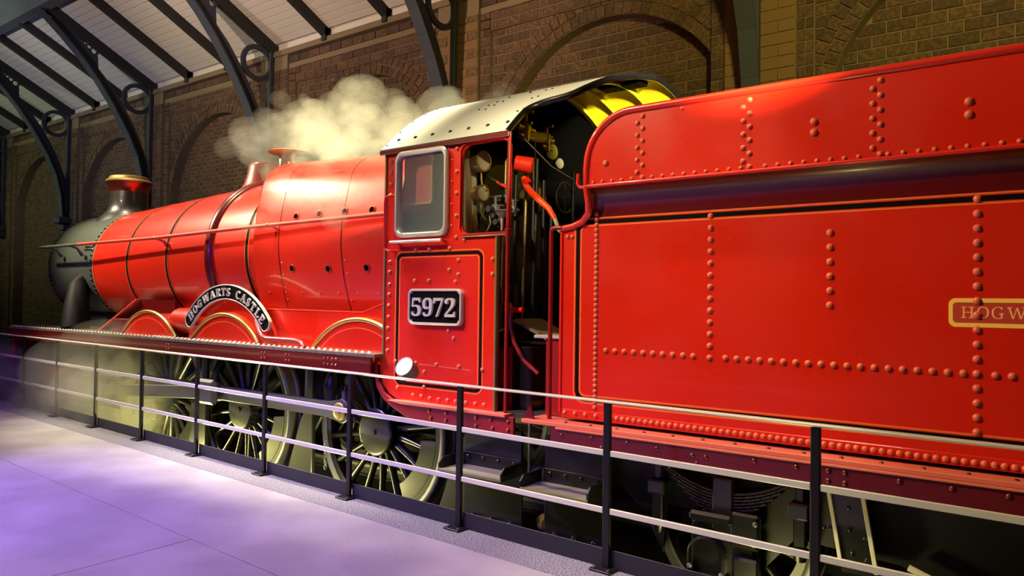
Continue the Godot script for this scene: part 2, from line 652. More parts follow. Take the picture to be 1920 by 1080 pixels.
func brick_field(region: PackedVector2Array, x0: float, x1: float, y0: float, y1: float, z: float, tone := -1, len := 0.335, ht := 0.158) -> void:
	var row := 0
	var y := y0
	var g := 0.009
	while y < y1:
		var x := x0 - (len / 2 if row % 2 else 0.0)
		while x < x1:
			var a := maxf(x, x0) + g
			var b := minf(x + len, x1) - g
			if b - a > 0.05:
				var rect := PackedVector2Array([Vector2(a, y + g), Vector2(b, y + g), Vector2(b, minf(y + ht, y1) - g), Vector2(a, minf(y + ht, y1) - g)])
				var whole := true
				if region.size():
					for p in rect:
						whole = whole and Geometry2D.is_point_in_polygon(p, region)
					if whole:
						add_brick(rect, z, tone)
					else:
						for piece in Geometry2D.intersect_polygons(rect, region):
							if piece.size() > 2 and absf(area(piece)) > 0.004:
								add_brick(piece, z, tone)
				else:
					add_brick(rect, z, tone)
			x += len
		y += ht
		row += 1


func area(p: PackedVector2Array) -> float:
	var s := 0.0
	for i in p.size():
		s += p[i].cross(p[(i + 1) % p.size()])
	return s / 2


func add_brick(raw: PackedVector2Array, z: float, tone: int) -> void:
	var p := PackedVector2Array()
	for v in raw:
		if p.size() == 0 or (v - p[p.size() - 1]).length() > 0.004 and (v - p[0]).length() > 0.004:
			p.append(v)
	if p.size() < 3 or Geometry2D.triangulate_polygon(p).is_empty():
		return
	var c := Vector2.ZERO
	for v in p:
		c += v / p.size()
	var out := rng.randf_range(0.0, 0.009)
	if tone < 0:
		tone = rng.randi() % 5
	var px := 0.0
	var l := cam.transform.affine_inverse() * V(c.x, c.y, z)
	if l.z < 0:
		var u := 960 + 1400 * l.x / -l.z
		var v := 540 - 1400 * l.y / -l.z
		if u > -10 and u < 1930 and v > -10 and v < 1080:
			px = sqrt(absf(area(p))) * 1400 / -l.z
			var k := 4.6 / 10.0   # hidden behind the tender?
			if c.x * k > -2.5 and 1.65 + k * (c.y - 1.65) < 2.95:
				px = 0
			k = 0.59          # behind the cab and the boiler?
			if c.x * k > -4.9 and c.x * k < -2.9 and 1.65 + k * (c.y - 1.65) < 3.55:
				px = 0
			if c.x * k <= -4.9 and c.x * k > -13 and 1.65 + k * (c.y - 1.65) < 3.0:
				px = 0
	bricks.append([p, z - 0.06, z + out, tone, px])


func room() -> void:
	var wall := nb()
	for i in COLS.size() - 1:
		var x1: float = COLS[i]
		var x0: float = COLS[i + 1]
		var cx := (x0 + x1) / 2 + 0.27
		var r := 2.1
		var cy := 3.95
		if i == 2:
			r = 1.6
			cy = 4.46
		var rw := 0.36   # width of the arch ring
		var arch := PackedVector2Array([Vector2(x0, 0), Vector2(cx - r, 0)])
		arch.append_array(arc_pts(cx, cy, r, PI, 0, 28))
		arch.append_array(PackedVector2Array([Vector2(cx + r, 0), Vector2(x1, 0), Vector2(x1, 7.3), Vector2(x0, 7.3)]))
		ext(wall, arch, WALL_Z - 0.45, WALL_Z - 0.012)
		span(wall, x0, x1, 0, 7.3, WALL_Z - 0.6, WALL_Z - 0.232)
		# pier behind the iron column
		span(wall, x1 - 0.45, x1 + 0.5, 0, 7.0, WALL_Z - 0.3, WALL_Z + 0.108)
		brick_field(PackedVector2Array(), x1 - 0.45, x1 + 0.5, 0, 6.6, WALL_Z + 0.12, 5 if i < 3 else -1, 0.475)
		# brickwork outside the ring, the ring itself, the infill
		var outside := PackedVector2Array([Vector2(x0, 0), Vector2(cx - r - rw, 0)])
		outside.append_array(arc_pts(cx, cy, r + rw, PI, 0, 28))
		outside.append_array(PackedVector2Array([Vector2(cx + r + rw, 0), Vector2(x1, 0), Vector2(x1, 6.6), Vector2(x0, 6.6)]))
		var bl := 0.335 if i < 3 else 0.27
		var bh := 0.158 if i < 3 else 0.1
		brick_field(outside, x0 + 0.5, x1 - 0.45, 0, 6.62, WALL_Z, -1, bl, bh)
		for e in [[x0 + 0.5, x0 + 0.72], [x1 - 0.67, x1 - 0.45]]:   # a narrow step beside each pier
			span(wall, e[0], e[1], 0, 6.6, WALL_Z - 0.3, WALL_Z + 0.048)
			brick_field(PackedVector2Array(), e[0], e[1], 0, 6.6, WALL_Z + 0.06, -1, 0.22, bh)
		span(wall, x0 + 0.5, x1 - 0.45, 6.28, 6.6, WALL_Z - 0.3, WALL_Z + 0.048)
		brick_field(PackedVector2Array(), x0 + 0.72, x1 - 0.67, 6.28, 6.6, WALL_Z + 0.06, -1, bl, bh)
		var infill := PackedVector2Array([Vector2(cx - r, 0)])
		infill.append_array(arc_pts(cx, cy, r, PI, 0, 28))
		infill.append(Vector2(cx + r, 0))
		brick_field(infill, cx - r, cx + r, 0, cy + r, WALL_Z - 0.22, -1, bl, bh)
		for ring in 2:
			var ra := r + 0.005 + ring * 0.182
			var rb := ra + 0.168
			var n := int(PI * ra / 0.15)
			for k in n:
				var a0 := PI - PI * (k + 0.06) / n
				var a1 := PI - PI * (k + 0.94) / n
				add_brick(PackedVector2Array([Vector2(cx + ra * cos(a0), cy + ra * sin(a0)), Vector2(cx + ra * cos(a1), cy + ra * sin(a1)), Vector2(cx + rb * cos(a1), cy + rb * sin(a1)), Vector2(cx + rb * cos(a0), cy + rb * sin(a0))]), WALL_Z + 0.006, -1)
			var yy := cy - 0.16
			while yy > 0:   # the legs below the ring
				for sd in [-1.0, 1.0]:
					add_brick(PackedVector2Array([Vector2(cx + sd * ra, yy), Vector2(cx + sd * rb, yy), Vector2(cx + sd * rb, yy + 0.145), Vector2(cx + sd * ra, yy + 0.145)]), WALL_Z + 0.006, -1)
				yy -= 0.16
	# two stepped string courses under the eaves
	span(wall, -36.5, 3.0, 6.60, 6.72, WALL_Z - 0.3, WALL_Z + 0.06, 0.01)
	span(wall, -36.5, 3.0, 6.90, 7.02, WALL_Z - 0.3, WALL_Z + 0.15, 0.01)
	brick_field(PackedVector2Array(), -34, 2.5, 6.73, 6.89, WALL_Z + 0.03, -1, 0.335, 0.16)
	var w := struct_("wall_back", wall, M.mortar)
	w.set_meta("label", "brown brick wall of blind round arches behind the train")
	bricks.sort_custom(func(a, b): return a[4] > b[4])
	var tones := [M.brick_0, M.brick_1, M.brick_2, M.brick_3, M.brick_4, M.quoin]
	var rest := nb()
	for i in bricks.size():
		var b = bricks[i]
		if i < 300 and b[4] > 0:
			part("brick", extm(b[0], b[1], b[2], 0.006 if b[0].size() == 4 else 0.0), tones[b[3]], w)
		else:
			rest.set_color(tones[b[3]].albedo_color.srgb_to_linear())
			ext(rest, b[0], b[1], b[2], Transform3D(), 0.0, false)
	part("brickwork", rest, M.brick_joined, w).set_meta("kind", "stuff")
	# floors
	var f0 := 1.83 + (-40 + 2.29) * 0.0425 - 0.06
	var f1 := 1.83 + (4 + 2.29) * 0.0425 - 0.06
	var to_z := Transform3D(Basis(V(1, 0, 0), V(0, 0, 1), V(0, -1, 0)), Vector3.ZERO)   # shape (x, z), thickness downwards
	var fl := extm(PackedVector2Array([Vector2(-40, f0), Vector2(4, f1), Vector2(4, 9.2), Vector2(-40, 9.2)]), 0.012, 0.62, 0.0, to_z)
	var floor_ := struct_("floor", fl, M.joint)
	floor_.set_meta("label", "pale concrete platform floor in front of the railing")
	var zf := func(x: float) -> float: return 1.83 + (x + 2.29) * 0.0425
	for seg in [[-40.0, -24.0], [-24.0, -12.0], [-12.0, 4.0]]:
		var a: float = seg[0] + 0.003
		var b: float = seg[1] - 0.003
		part("edge_strip", extm(PackedVector2Array([Vector2(a, zf.call(a) - 0.055), Vector2(b, zf.call(b) - 0.055), Vector2(b, zf.call(b) + 0.29), Vector2(a, zf.call(a) + 0.29)]), -0.001, 0.02, 0.0, to_z), M.grit, floor_)
		part("slab", extm(PackedVector2Array([Vector2(a, zf.call(a) + 0.293), Vector2(b, zf.call(b) + 0.293), Vector2(b, zf.call(b) + 1.38), Vector2(a, zf.call(a) + 1.38)]), 0.0, 0.02, 0.0, to_z), M.concrete, floor_)
	var xs := [-40.0, -27.0, -20.0, -14.0, -9.4, -4.78, 0.0, 4.0]
	for i in xs.size() - 1:
		var a: float = xs[i] + 0.004
		var b: float = xs[i + 1] - 0.004
		part("slab", extm(PackedVector2Array([Vector2(a, zf.call(a) + 1.388), Vector2(b, zf.call(b) + 1.388), Vector2(b, 9.1), Vector2(a, 9.1)]), 0.0, 0.02, 0.0, to_z), M.concrete, floor_)
	struct_("floor_pit", spanm(-40, 4, -0.9, -0.62, -2.0, 3.0), M.pit)
	struct_("floor_far", spanm(-40, 4, -0.62, 0.0, WALL_Z - 0.1, -1.8, 0.02), M.pit)
	for s in [-1.0, 1.0]:
		var o := thing("rail", "steel running rail under the " + ("near" if s > 0 else "far") + " wheels of the train", "rail", V(0, 0, s * 0.74))
		part("rail_head", spanm(-18, 4, RAIL_Y - 0.05, RAIL_Y, -0.035, 0.035, 0.008), M.steel, o)
		part("rail_web", spanm(-18, 4, -0.62, RAIL_Y - 0.05, -0.012, 0.012), M.frame_black, o)
		part("rail_foot", spanm(-18, 4, -0.62, -0.6, -0.065, 0.065), M.frame_black, o)
	# the rest of the shell
	struct_("wall_front", spanm(-40, 4, 0, 7.4, 9.1, 9.5), M.plain_wall)
	struct_("wall_left", spanm(-40.4, -40, -0.7, 11.2, -4.8, 9.6), M.plain_wall)
	struct_("wall_right", spanm(4.0, 4.4, -0.7, 11.2, -4.8, 9.6), M.plain_wall)
	# roof: boards, purlins, rafters
	var sl := 0.52
	var ang := atan(sl)
	var ry := func(z: float) -> float: return 7.14 + sl * (z + 4.1)
	var top := nb()
	var nrm := Basis(Vector3.RIGHT, -ang)
	var slope := func(s: SurfaceTool, x0: float, x1: float, z0: float, z1: float, lift: float, th: float, bev: float) -> void:
		var a := V(0, ry.call(z0), z0)
		var b := V(0, ry.call(z1), z1)
		var d := (b - a).normalized()
		var n := V(0, d.z, -d.y)
		box(s, (a + b) / 2 + V((x0 + x1) / 2, 0, 0) + n * (lift + th / 2), V(x1 - x0, th, (b - a).length()), bev, Basis(V(1, 0, 0), n, V(1, 0, 0).cross(n)))
	slope.call(top, -40.4, 4.4, -4.8, 2.5, 0.03, 0.2, 0.0)
	# the mirrored slope over the platform, ridge at z = 2.5
	var a2 := V(0, ry.call(2.5), 2.5)
	var b2 := V(0, ry.call(-4.8), 9.8)
	var d2 := (b2 - a2).normalized()
	var n2 := V(0, d2.z, -d2.y)
	box(top, (a2 + b2) / 2 + V(-18, 0, 0) + n2 * 0.1, V(44.8, 0.2, (b2 - a2).length()), 0.0, Basis(V(1, 0, 0), n2, V(1, 0, 0).cross(n2)))
	var ceil_ := struct_("ceiling", top, M.board_white)
	ceil_.set_meta("label", "sloping roof of white boards on dark rafters")
	var nbd := 18
	for k in nbd:
		var z0 := lerpf(-4.0, -1.4, float(k) / nbd) + 0.004
		var z1 := lerpf(-4.0, -1.4, float(k + 1) / nbd) - 0.004
		var s := nb()
		slope.call(s, -39.9, 3.9, z0, z1, 0.0, 0.028, 0.004)
		part("board", s, M.board_white, ceil_)
	for k in 48:
		var x0 := -27.0 + k * 0.22
		var s := nb()
		slope.call(s, x0 + 0.006, x0 + 0.214, -1.3, 2.4, 0.0, 0.028, 0.004)
		part("green_board", s, M.board_green, ceil_)
	part("fascia_board", spanm(-39.9, 3.9, 7.02, 7.24, WALL_Z - 0.05, WALL_Z + 0.03, 0.005), M.board_white, ceil_)
	part("purlin", spanm(-39.9, 3.9, ry.call(-1.35) - 0.24, ry.call(-1.35) - 0.02, -1.5, -1.22, 0.01), M.purlin_grey, ceil_)
	part("purlin", spanm(-39.9, 3.9, ry.call(-1.35) - 0.34, ry.call(-1.35) - 0.02, 6.2, 6.5, 0.01), M.rafter, ceil_)  # unseen; added to mirror as a dark stripe along the boiler
	part("ridge_beam", spanm(-39.9, 3.9, ry.call(2.5) - 0.3, ry.call(2.5) - 0.06, 2.42, 2.58, 0.01), M.rafter, ceil_)
	for i in COLS.size() - 1:
		for k in [1, 2]:
			var x := lerpf(COLS[i], COLS[i + 1], k / 3.0)
			var s := nb()
			bar(s, V(x, ry.call(-4.02) - 0.1, -4.02), V(x, ry.call(-1.4) - 0.1, -1.4), 0.13, 0.2, Vector3.UP, 0.008)
			span(s, x - 0.065, x + 0.065, 6.93, 7.2, -4.07, -3.9, 0.008)
			part("rafter", s, M.rafter, ceil_)
	for i in 14:
		var x := -38.0 + i * 3.0
		var s := nb()
		bar(s, V(x, ry.call(-4.0) - 0.14, 9.0), V(x, ry.call(2.4) - 0.14, 2.6), 0.14, 0.26, Vector3.UP, 0.008)
		part("rafter", s, M.rafter, ceil_)


func brackets() -> void:
	var said := ["", "dark blue iron roof bracket on the wall behind the tender front", "iron roof bracket rising just left of the cab roof", "iron roof bracket with a round ring behind the safety valve", "iron roof bracket behind the chimney, pierced by round holes at its top", "iron roof bracket just left of the smokebox, its rib ending on a corbel", "farthest iron roof bracket, at the left edge of the wall"]
	var inner := [[-3.78, 3.95], [-3.72, 4.6], [-3.58, 5.2], [-3.33, 5.75], [-3.13, 6.1], [-2.9, 6.48], [-2.55, 6.98], [-2.2, 7.4], [-1.75, 7.85], [-1.3, 8.25]]
	var outer := [[-3.95, 3.95], [-3.93, 4.6], [-3.82, 5.2], [-3.6, 5.75], [-3.42, 6.1], [-3.2, 6.48], [-2.87, 6.93], [-2.5, 7.32], [-2.05, 7.7], [-1.45, 8.2]]
	for i in range(1, 7):
		var x: float = COLS[i]
		var o := thing("roof_bracket", said[i], "bracket", V(x, 0, 0), "iron brackets along the wall")
		var xf := Transform3D(Basis(V(0, 0, 1), V(0, 1, 0), V(-1, 0, 0)), Vector3.ZERO)   # shape (z, y), thickness along -x
		var poly := PackedVector2Array()
		for p in inner:
			poly.append(Vector2(p[0], p[1]))
		for k in range(outer.size() - 1, -1, -1):
			poly.append(Vector2(outer[k][0], outer[k][1]))
		part("rib", extm(poly, -0.05, 0.05, 0.006, xf), M.iron, o)
		var fl := nb()
		for k in inner.size() - 1:
			bar(fl, V(0, inner[k][1], inner[k][0]), V(0, inner[k + 1][1], inner[k + 1][0]), 0.24, 0.04, Vector3.UP if k > 4 else V(0, 0, 1), 0.004)
		part("rib_flange", fl, M.iron, o)
		var rf := nb()
		bar(rf, V(0, 7.14 + 0.52 * 0.05 - 0.12, -4.05), V(0, 7.14 + 0.52 * 2.75 - 0.12, -1.35), 0.16, 0.24, Vector3.UP, 0.008)
		part("principal_rafter", rf, M.rafter, o)
		part("wall_shaft", spanm(-0.055, 0.055, 3.9, 7.15, -3.97, -3.87, 0.012), M.iron, o)
		var c := nb()
		span(c, -0.2, 0.2, 3.75, 3.95, -3.98, -3.62, 0.03)
		span(c, -0.15, 0.15, 3.55, 3.75, -3.98, -3.75, 0.03)
		part("corbel", c, M.iron, o)
		var ring := func(z: float, y: float, r: float, wd: float) -> SurfaceTool:
			var s := nb()
			frame(s, arc_pts(z, y, r + wd, 0, TAU * 31 / 32, 31), arc_pts(z, y, r, 0, TAU * 31 / 32, 31), -0.03, 0.03, xf)
			return s
		part("ring", ring.call(-3.585, 6.70, 0.29, 0.10), M.iron, o)
		# the web between rib and rafter, pierced by round holes that get smaller upwards
		var p0 := Vector2(-2.58, 7.565)
		var p1_ := Vector2(-1.72, 8.215)
		var low := PackedVector2Array([Vector2(-2.60, 7.23), Vector2(-2.5, 7.31), Vector2(-2.05, 7.69), Vector2(-1.5, 8.16), p1_, p0])
		var high := PackedVector2Array([p0, p1_, Vector2(-1.72, 8.27), Vector2(-2.62, 7.78), Vector2(-2.62, 7.62)])
		var rr := 0.064
		var along := 0.11
		for k in 5:
			var c2 := p0 + (p1_ - p0).normalized() * along
			var circ := arc_pts(c2.x, c2.y, rr, 0, TAU * 15 / 16, 15)
			for wpoly in [0, 1]:
				var cut := Geometry2D.clip_polygons(low if wpoly == 0 else high, circ)
				var best := PackedVector2Array()
				for piece in cut:
					if absf(area(piece)) > absf(area(best)):
						best = piece
				if wpoly == 0:
					low = best
				else:
					high = best
			along += rr + rr * 0.8 + 0.022
			rr *= 0.8
		var web := nb()
		ext(web, low, -0.03, 0.03, xf)
		ext(web, high, -0.03, 0.03, xf)
		part("pierced_web", web, M.iron, o)
		for k in 4:
			part("bead_ring", ring.call(-3.88, 4.35 + k * 0.17, 0.05, 0.02), M.iron, o)


# ---------- the locomotive ----------
func boiler_c(x: float) -> float:
	return 2.09 + 0.02 * maxf(0, x + 11.42)


func boiler_r(x: float) -> float:
	return 0.86 + 0.028 * maxf(0, x + 11.42)


func hoop(x: float, lift: float, n := 64) -> Array:   # a ring round the boiler, counter-clockwise seen from +x
	var p := []
	for k in n:
		var a := TAU * k / n
		p.append(V(x, boiler_c(x) + (boiler_r(x) + lift) * cos(a), -(boiler_r(x) + lift) * sin(a)))
	return p


func band(x: float, w: float, lift: float) -> SurfaceTool:
	var s := nb(true)
	loft(s, [hoop(x - w / 2, 0.0), hoop(x - w / 2, lift)], true, 1)
	loft(s, [hoop(x - w / 2, lift), hoop(x + w / 2, lift)], true, 2)
	loft(s, [hoop(x + w / 2, lift), hoop(x + w / 2, 0.0)], true, 3)
	return s


func firebox_ring(x: float, shrink := 0.0) -> Array:   # Belpaire section, counter-clockwise seen from +x
	var f := (x + 7.25) / 2.32   # 0 at the front, 1 at the cab
	var top := lerpf(3.235, 3.13, f)
	var w := lerpf(1.0, 1.1, f)
	var half := [[0.0, 1.0], [0.35, 0.997], [0.58, 0.975], [0.72, 0.935], [0.82, 0.875], [0.885, 0.80], [0.92, 0.715], [0.955, 0.60], [0.99, 0.45], [1.0, 0.33], [0.985, 0.22], [0.95, 0.08], [0.90, -0.05], [0.84, -0.17], [0.76, -0.32], [0.72, -0.5]]
	var p := []
	var c := 1.72   # height of the waist; 1.0 above maps to the crown
	for h in half:
		p.append(V(x, c + (top - c) * h[1] - shrink * maxf(h[1], 0), -(h[0] * w - shrink * minf(1, h[0] * 2))))
	for k in range(half.size() - 1, 0, -1):
		var h = half[k]
		p.append(V(x, c + (top - c) * h[1] - shrink * maxf(h[1], 0), h[0] * w - shrink * minf(1, h[0] * 2)))
	return p


func firebox_z(x: float, y: float) -> float:   # half width of the firebox at a height
	var ring := firebox_ring(x)
	for k in 15:
		if ring[k].y >= y and ring[k + 1].y <= y:
			return -lerpf(ring[k].z, ring[k + 1].z, (ring[k].y - y) / maxf(ring[k].y - ring[k + 1].y, 0.0001))
	return 1.0


func rim_line(parent: Node3D, called: String, mat: Material, x0: float, x1: float, y0: float, y1: float, r: float, off: float, wd: float, z: float, th: float) -> void:   # a painted line following a rounded panel
	var s := nb()
	frame(s, rrect(x0 + off, x1 - off, y0 + off, y1 - off, r - off * 0.8, 8), rrect(x0 + off + wd, x1 - off - wd, y0 + off + wd, y1 - off - wd, r - off * 0.8 - wd * 0.8, 8), z - 0.002, z + th)
	part(called, s, mat, parent)


func splasher(loco: Node3D, x: float, back_z: float) -> void:
	var yc := 0.595
	var r := 0.86
	var a := asin((1.16 - yc) / r)
	var o := node("splasher", loco)
	var seg := arc_pts(x, yc, r - 0.015, a, PI - a, 32)
	part("splasher_face", extm(seg, 1.16, 1.195), M.red_paint, o)
	part("splasher_top", extm(arc_pts(x, yc, r - 0.025, a, PI - a, 32), back_z, 1.16), M.boiler_red, o)
	var pts := []
	for k in 33:
		var b := lerpf(a, PI - a, k / 32.0)
		pts.append(V(x + r * cos(b), yc + r * sin(b), 1.19))
	part("splasher_beading", tubem(pts, 0.024, 10), M.brass, o)
	var ln := nb()
	var r2 := r - 0.075
	var a2 := asin((1.17 - yc) / r2)
	frame(ln, _band2(arc_pts(x, yc, r2, a2, PI - a2, 32), arc_pts(x, yc, r2 - 0.009, a2, PI - a2, 32), true), _band2(arc_pts(x, yc, r2, a2, PI - a2, 32), arc_pts(x, yc, r2 - 0.009, a2, PI - a2, 32), false), 1.19, 1.1965)
	part("lining", ln, M.orange_line, o)


func _band2(o: PackedVector2Array, i: PackedVector2Array, outer: bool) -> PackedVector2Array:
	return o if outer else i


func wheel(loco: Node3D, x: float, y: float, r: float, z: float, spokes: int, boss: float, phase: float, weight := true) -> Node3D:
	var o := node("wheel", loco)
	o.position = V(x, y, z)
	var f := Transform3D(Basis(V(1, 0, 0), V(0, 0, 1), V(0, -1, 0)), Vector3.ZERO)   # lathe axis along +z
	part("tyre", lathem([Vector2(r - 0.075, -0.13), Vector2(r + 0.025, -0.13), Vector2(r + 0.025, -0.1), Vector2(r, -0.09), Vector2(r - 0.004, 0.0), Vector2(r - 0.012, 0.006), Vector2(r - 0.06, 0.006), Vector2(r - 0.075, -0.005), Vector2(r - 0.075, -0.13)], f, 56), M.rod_steel, o)
	part("wheel_rim", lathem([Vector2(r - 0.135, -0.11), Vector2(r - 0.07, -0.12), Vector2(r - 0.07, -0.012), Vector2(r - 0.13, -0.012), Vector2(r - 0.135, -0.03), Vector2(r - 0.135, -0.11)], f, 56), M.gloss_black, o)
	for k in spokes:
		var a := TAU * (k + 0.5) / spokes
		var d := V(cos(a), sin(a), 0)
		var n := V(-sin(a), cos(a), 0)
		var s := nb(true)
		var r0 := boss * 0.85
		var r1 := r - 0.11
		var rings := []
		for e in [[r0, 0.036, 0.03], [lerpf(r0, r1, 0.5), 0.028, 0.024], [r1, 0.034, 0.026]]:
			var ring := []
			for m in 8:
				var b := TAU * m / 8
				ring.append(d * e[0] + n * cos(b) * e[1] + V(0, 0, -0.06 + sin(b) * e[2] * 1.6))
			rings.append(ring)
		loft(s, rings)
		part("spoke", s, M.gloss_black, o)
	part("wheel_boss", lathem([Vector2(boss, -0.14), Vector2(boss, 0.052), Vector2(boss - 0.012, 0.062), Vector2(boss - 0.03, 0.066), Vector2(0.03, 0.07), Vector2(0.028, 0.085), Vector2(0, 0.087)], f, 40), M.gloss_black, o)
	if weight:
		var wp := PackedVector2Array()
		wp.append_array(arc_pts(0, 0, r - 0.12, phase - 0.55, phase + 0.55, 14))
		wp.append_array(arc_pts(0, 0, r * 0.62, phase + 0.5, phase - 0.5, 10))
		part("balance_weight", extm(wp, -0.1, -0.01, 0.01), M.gloss_black, o)
	return o


func pipe_valve(parent: Node3D, p: Vector3, s: float, mat: Material) -> void:   # a small cock: body, stem, handle
	var b := nb(true)
	lathe(b, [Vector2(0, -0.03) * s, Vector2(0.026, -0.03) * s, Vector2(0.032, 0.0) * s, Vector2(0.026, 0.03) * s, Vector2(0.012, 0.036) * s, Vector2(0.012, 0.075) * s, Vector2(0, 0.075) * s], at(p.x, p.y, p.z), 12)
	rod(b, p + V(-0.05, 0.075, 0) * s, p + V(0.05, 0.075, 0) * s, 0.009 * s, 8)
	rod(b, p + V(0, 0, -0.07) * s, p + V(0, 0, 0.07) * s, 0.018 * s, 10)
	part("valve", b, mat, parent)


func locomotive() -> void:
	var o := thing("steam_locomotive", "glossy red steam locomotive with a black smokebox and a cream cab roof", "locomotive")
	# smokebox
	var sb := nb(true)
	var rg := []
	for e in [[-13.02, -0.50], [-13.02, -0.14], [-13.0, -0.05], [-12.95, -0.012], [-12.9, -0.008], [-11.42, -0.008]]:
		var p := []
		for k in 64:
			var a := TAU * k / 64
			p.append(V(e[0], 2.09 + (0.86 + e[1]) * cos(a), -(0.86 + e[1]) * sin(a)))
		rg.append(p)
	loft(sb, [rg[0], rg[1]], true, 1)
	loft(sb, rg.slice(1), true, 2)
	var smoke := part("smokebox", sb, M.smokebox_black, o)
	part("smokebox_door", lathem([Vector2(0.6, -0.02), Vector2(0.58, 0.03), Vector2(0.4, 0.09), Vector2(0.06, 0.12), Vector2(0.05, 0.2), Vector2(0, 0.2)], facing(V(-1, 0, 0), V(-13.0, 2.09, 0)), 40), M.smokebox_black, smoke)
	var rv := []
	for k in 72:
		var a := TAU * k / 72
		var d := V(0, cos(a), sin(a))
		for x in [-12.9, -11.5]:
			rv.append([V(x, 2.09, 0) + d * 0.852, d])
	for k in 5:
		for m in 2:
			var a := 1.24 + 0.05 * m
			rv.append([V(-11.75 + 0.05 * k, 2.09 + 0.852 * cos(a), 0.852 * sin(a)), V(0, cos(a), sin(a))])
	rivets_joined("smokebox_rivets", rv, 0.021, M.rivet_black, smoke)
	# chimney
	var ch := part("chimney", lathem([Vector2(0.50, -0.15), Vector2(0.44, -0.04), Vector2(0.37, 0.03), Vector2(0.315, 0.1), Vector2(0.29, 0.18), Vector2(0.285, 0.28), Vector2(0.283, 0.42)], at(-12.15, 2.9, 0), 40), M.chimney_black, o)
	part("chimney_cap", lathem([Vector2(0.283, 0.40), Vector2(0.288, 0.45), Vector2(0.305, 0.51), Vector2(0.335, 0.555)], at(-12.15, 2.9, 0), 40), M.copper, ch)
	part("chimney_lip", lathem([Vector2(0.335, 0.555), Vector2(0.346, 0.572), Vector2(0.325, 0.595), Vector2(0.295, 0.608), Vector2(0.29, 0.645), Vector2(0.27, 0.655), Vector2(0.25, 0.64), Vector2(0.24, 0.2)], at(-12.15, 2.9, 0), 40), M.dull_brass, ch)
	# boiler barrel, bands
	var bl := nb(true)
	var rings := []
	for k in 13:
		rings.append(hoop(lerpf(-11.42, -7.2, k / 12.0), 0.0))
	loft(bl, rings)
	var barrel := part("boiler", bl, M.boiler_red, o)
	var jr := part("boiler_band", band(-11.40, 0.02, 0.006), M.orange_line, barrel)
	jr.set_meta("label", "thin orange line where the red boiler meets the smokebox")
	for x in [-10.33, -9.25, -7.43]:
		part("boiler_band", band(x, 0.045, 0.006), M.black_line, barrel)
		for s in [-1, 1]:
			part("band_line", band(x + s * 0.034, 0.008, 0.0055), M.orange_line, barrel)
	# feed pipe cover over the barrel, from the safety valve down the side
	var fp := nb(true)
	var fr := []
	for k in 41:
		var a := lerpf(-0.2, 2.3, k / 40.0)
		var ring := []
		for m in 9:
			var b := PI * m / 8
			ring.append(V(-8.22 - 0.075 * cos(b), 0, 0) + (V(0, boiler_c(-8.22), 0) + V(0, cos(a), sin(a)) * (boiler_r(-8.22) + 0.055 * sin(b) - 0.004)))
		fr.append(ring)
	loft(fp, fr, false)
	part("feed_pipe_cover", fp, M.maroon, o)
	part("safety_valve_cover", lathem([Vector2(0.40, -0.14), Vector2(0.32, -0.04), Vector2(0.265, 0.06), Vector2(0.235, 0.16), Vector2(0.218, 0.24), Vector2(0.205, 0.30), Vector2(0.18, 0.335), Vector2(0.13, 0.35), Vector2(0.12, 0.28)], at(-8.5, 3.07, 0), 36), M.valve_red, o)
	var wh := node("whistle", o)
	part("whistle_shield", lathem([Vector2(0, 0.235), Vector2(0.25, 0.245), Vector2(0.262, 0.255), Vector2(0.25, 0.265), Vector2(0.0, 0.275)], at(-7.72, 3.18, 0.2), 28), M.dull_brass, wh)
	for s in [-0.09, 0.08]:
		part("whistle_bell", lathem([Vector2(0.03, 0), Vector2(0.05, 0.03), Vector2(0.052, 0.2), Vector2(0.03, 0.235)], at(-7.7 + s, 3.18, 0.24), 16), M.silver, wh)
	# firebox
	var fb := nb(true)
	loft(fb, [firebox_ring(-7.335, 0.075), firebox_ring(-7.32, 0.035), firebox_ring(-7.285, 0.01), firebox_ring(-7.24), firebox_ring(-6.8), firebox_ring(-6.2), firebox_ring(-5.7), firebox_ring(-5.2), firebox_ring(-4.92)])
	var cap := firebox_ring(-7.335, 0.075)
	fb.set_smooth_group(-1)
	for k in range(1, cap.size() - 1):
		t(fb, cap[0], cap[k + 1], cap[k])
	var back := firebox_ring(-4.99, 0.004)
	for k in range(1, back.size() - 1):
		t(fb, back[0], back[k], back[k + 1])
	var fire := part("firebox", fb, M.boiler_red, o)
	for x in [-6.78, -5.72]:
		var sm := nb(true)
		var a := firebox_ring(x - 0.007)
		var b := firebox_ring(x + 0.007)
		for ring in [a, b]:
			for k in ring.size():
				ring[k] += V(0, 0.002, 0.0025 * signf(ring[k].z))
		loft(sm, [a, b])
		part("seam", sm, M.maroon, fire)
	for p in [[-6.5, 2.50], [-6.1, 2.50], [-5.7, 2.50], [-5.29, 2.49], [-6.56, 1.96], [-5.95, 1.945], [-5.36, 1.945]]:
		var hgt: float = p[1]
		var z := firebox_z(p[0], hgt)
		var fz := facing(V(0, 0.06 if hgt > 2.2 else -0.2, 1), V(p[0], hgt, z - 0.002))
		var pg := part("washout_plug", lathem([Vector2(0.044, -0.01), Vector2(0.043, 0.012), Vector2(0.033, 0.014), Vector2(0.030, 0.004), Vector2(0.028, -0.006)], fz, 20), M.valve_red, fire)
		part("plug_hole", lathem([Vector2(0.031, 0.003), Vector2(0, 0.0045)], fz, 20), M.dark_gap, pg)
	var fr2 := []
	for k in 7:
		fr2.append([V(-7.05 + k * 0.3, 1.70, firebox_z(-7.05 + k * 0.3, 1.70)), V(0, -0.3, 1)])
	for k in 4:
		for x in [-6.73, -5.66]:
			fr2.append([V(x, 2.02 - k * 0.13, firebox_z(x, 2.02 - k * 0.13)), V(0, -0.25, 1)])
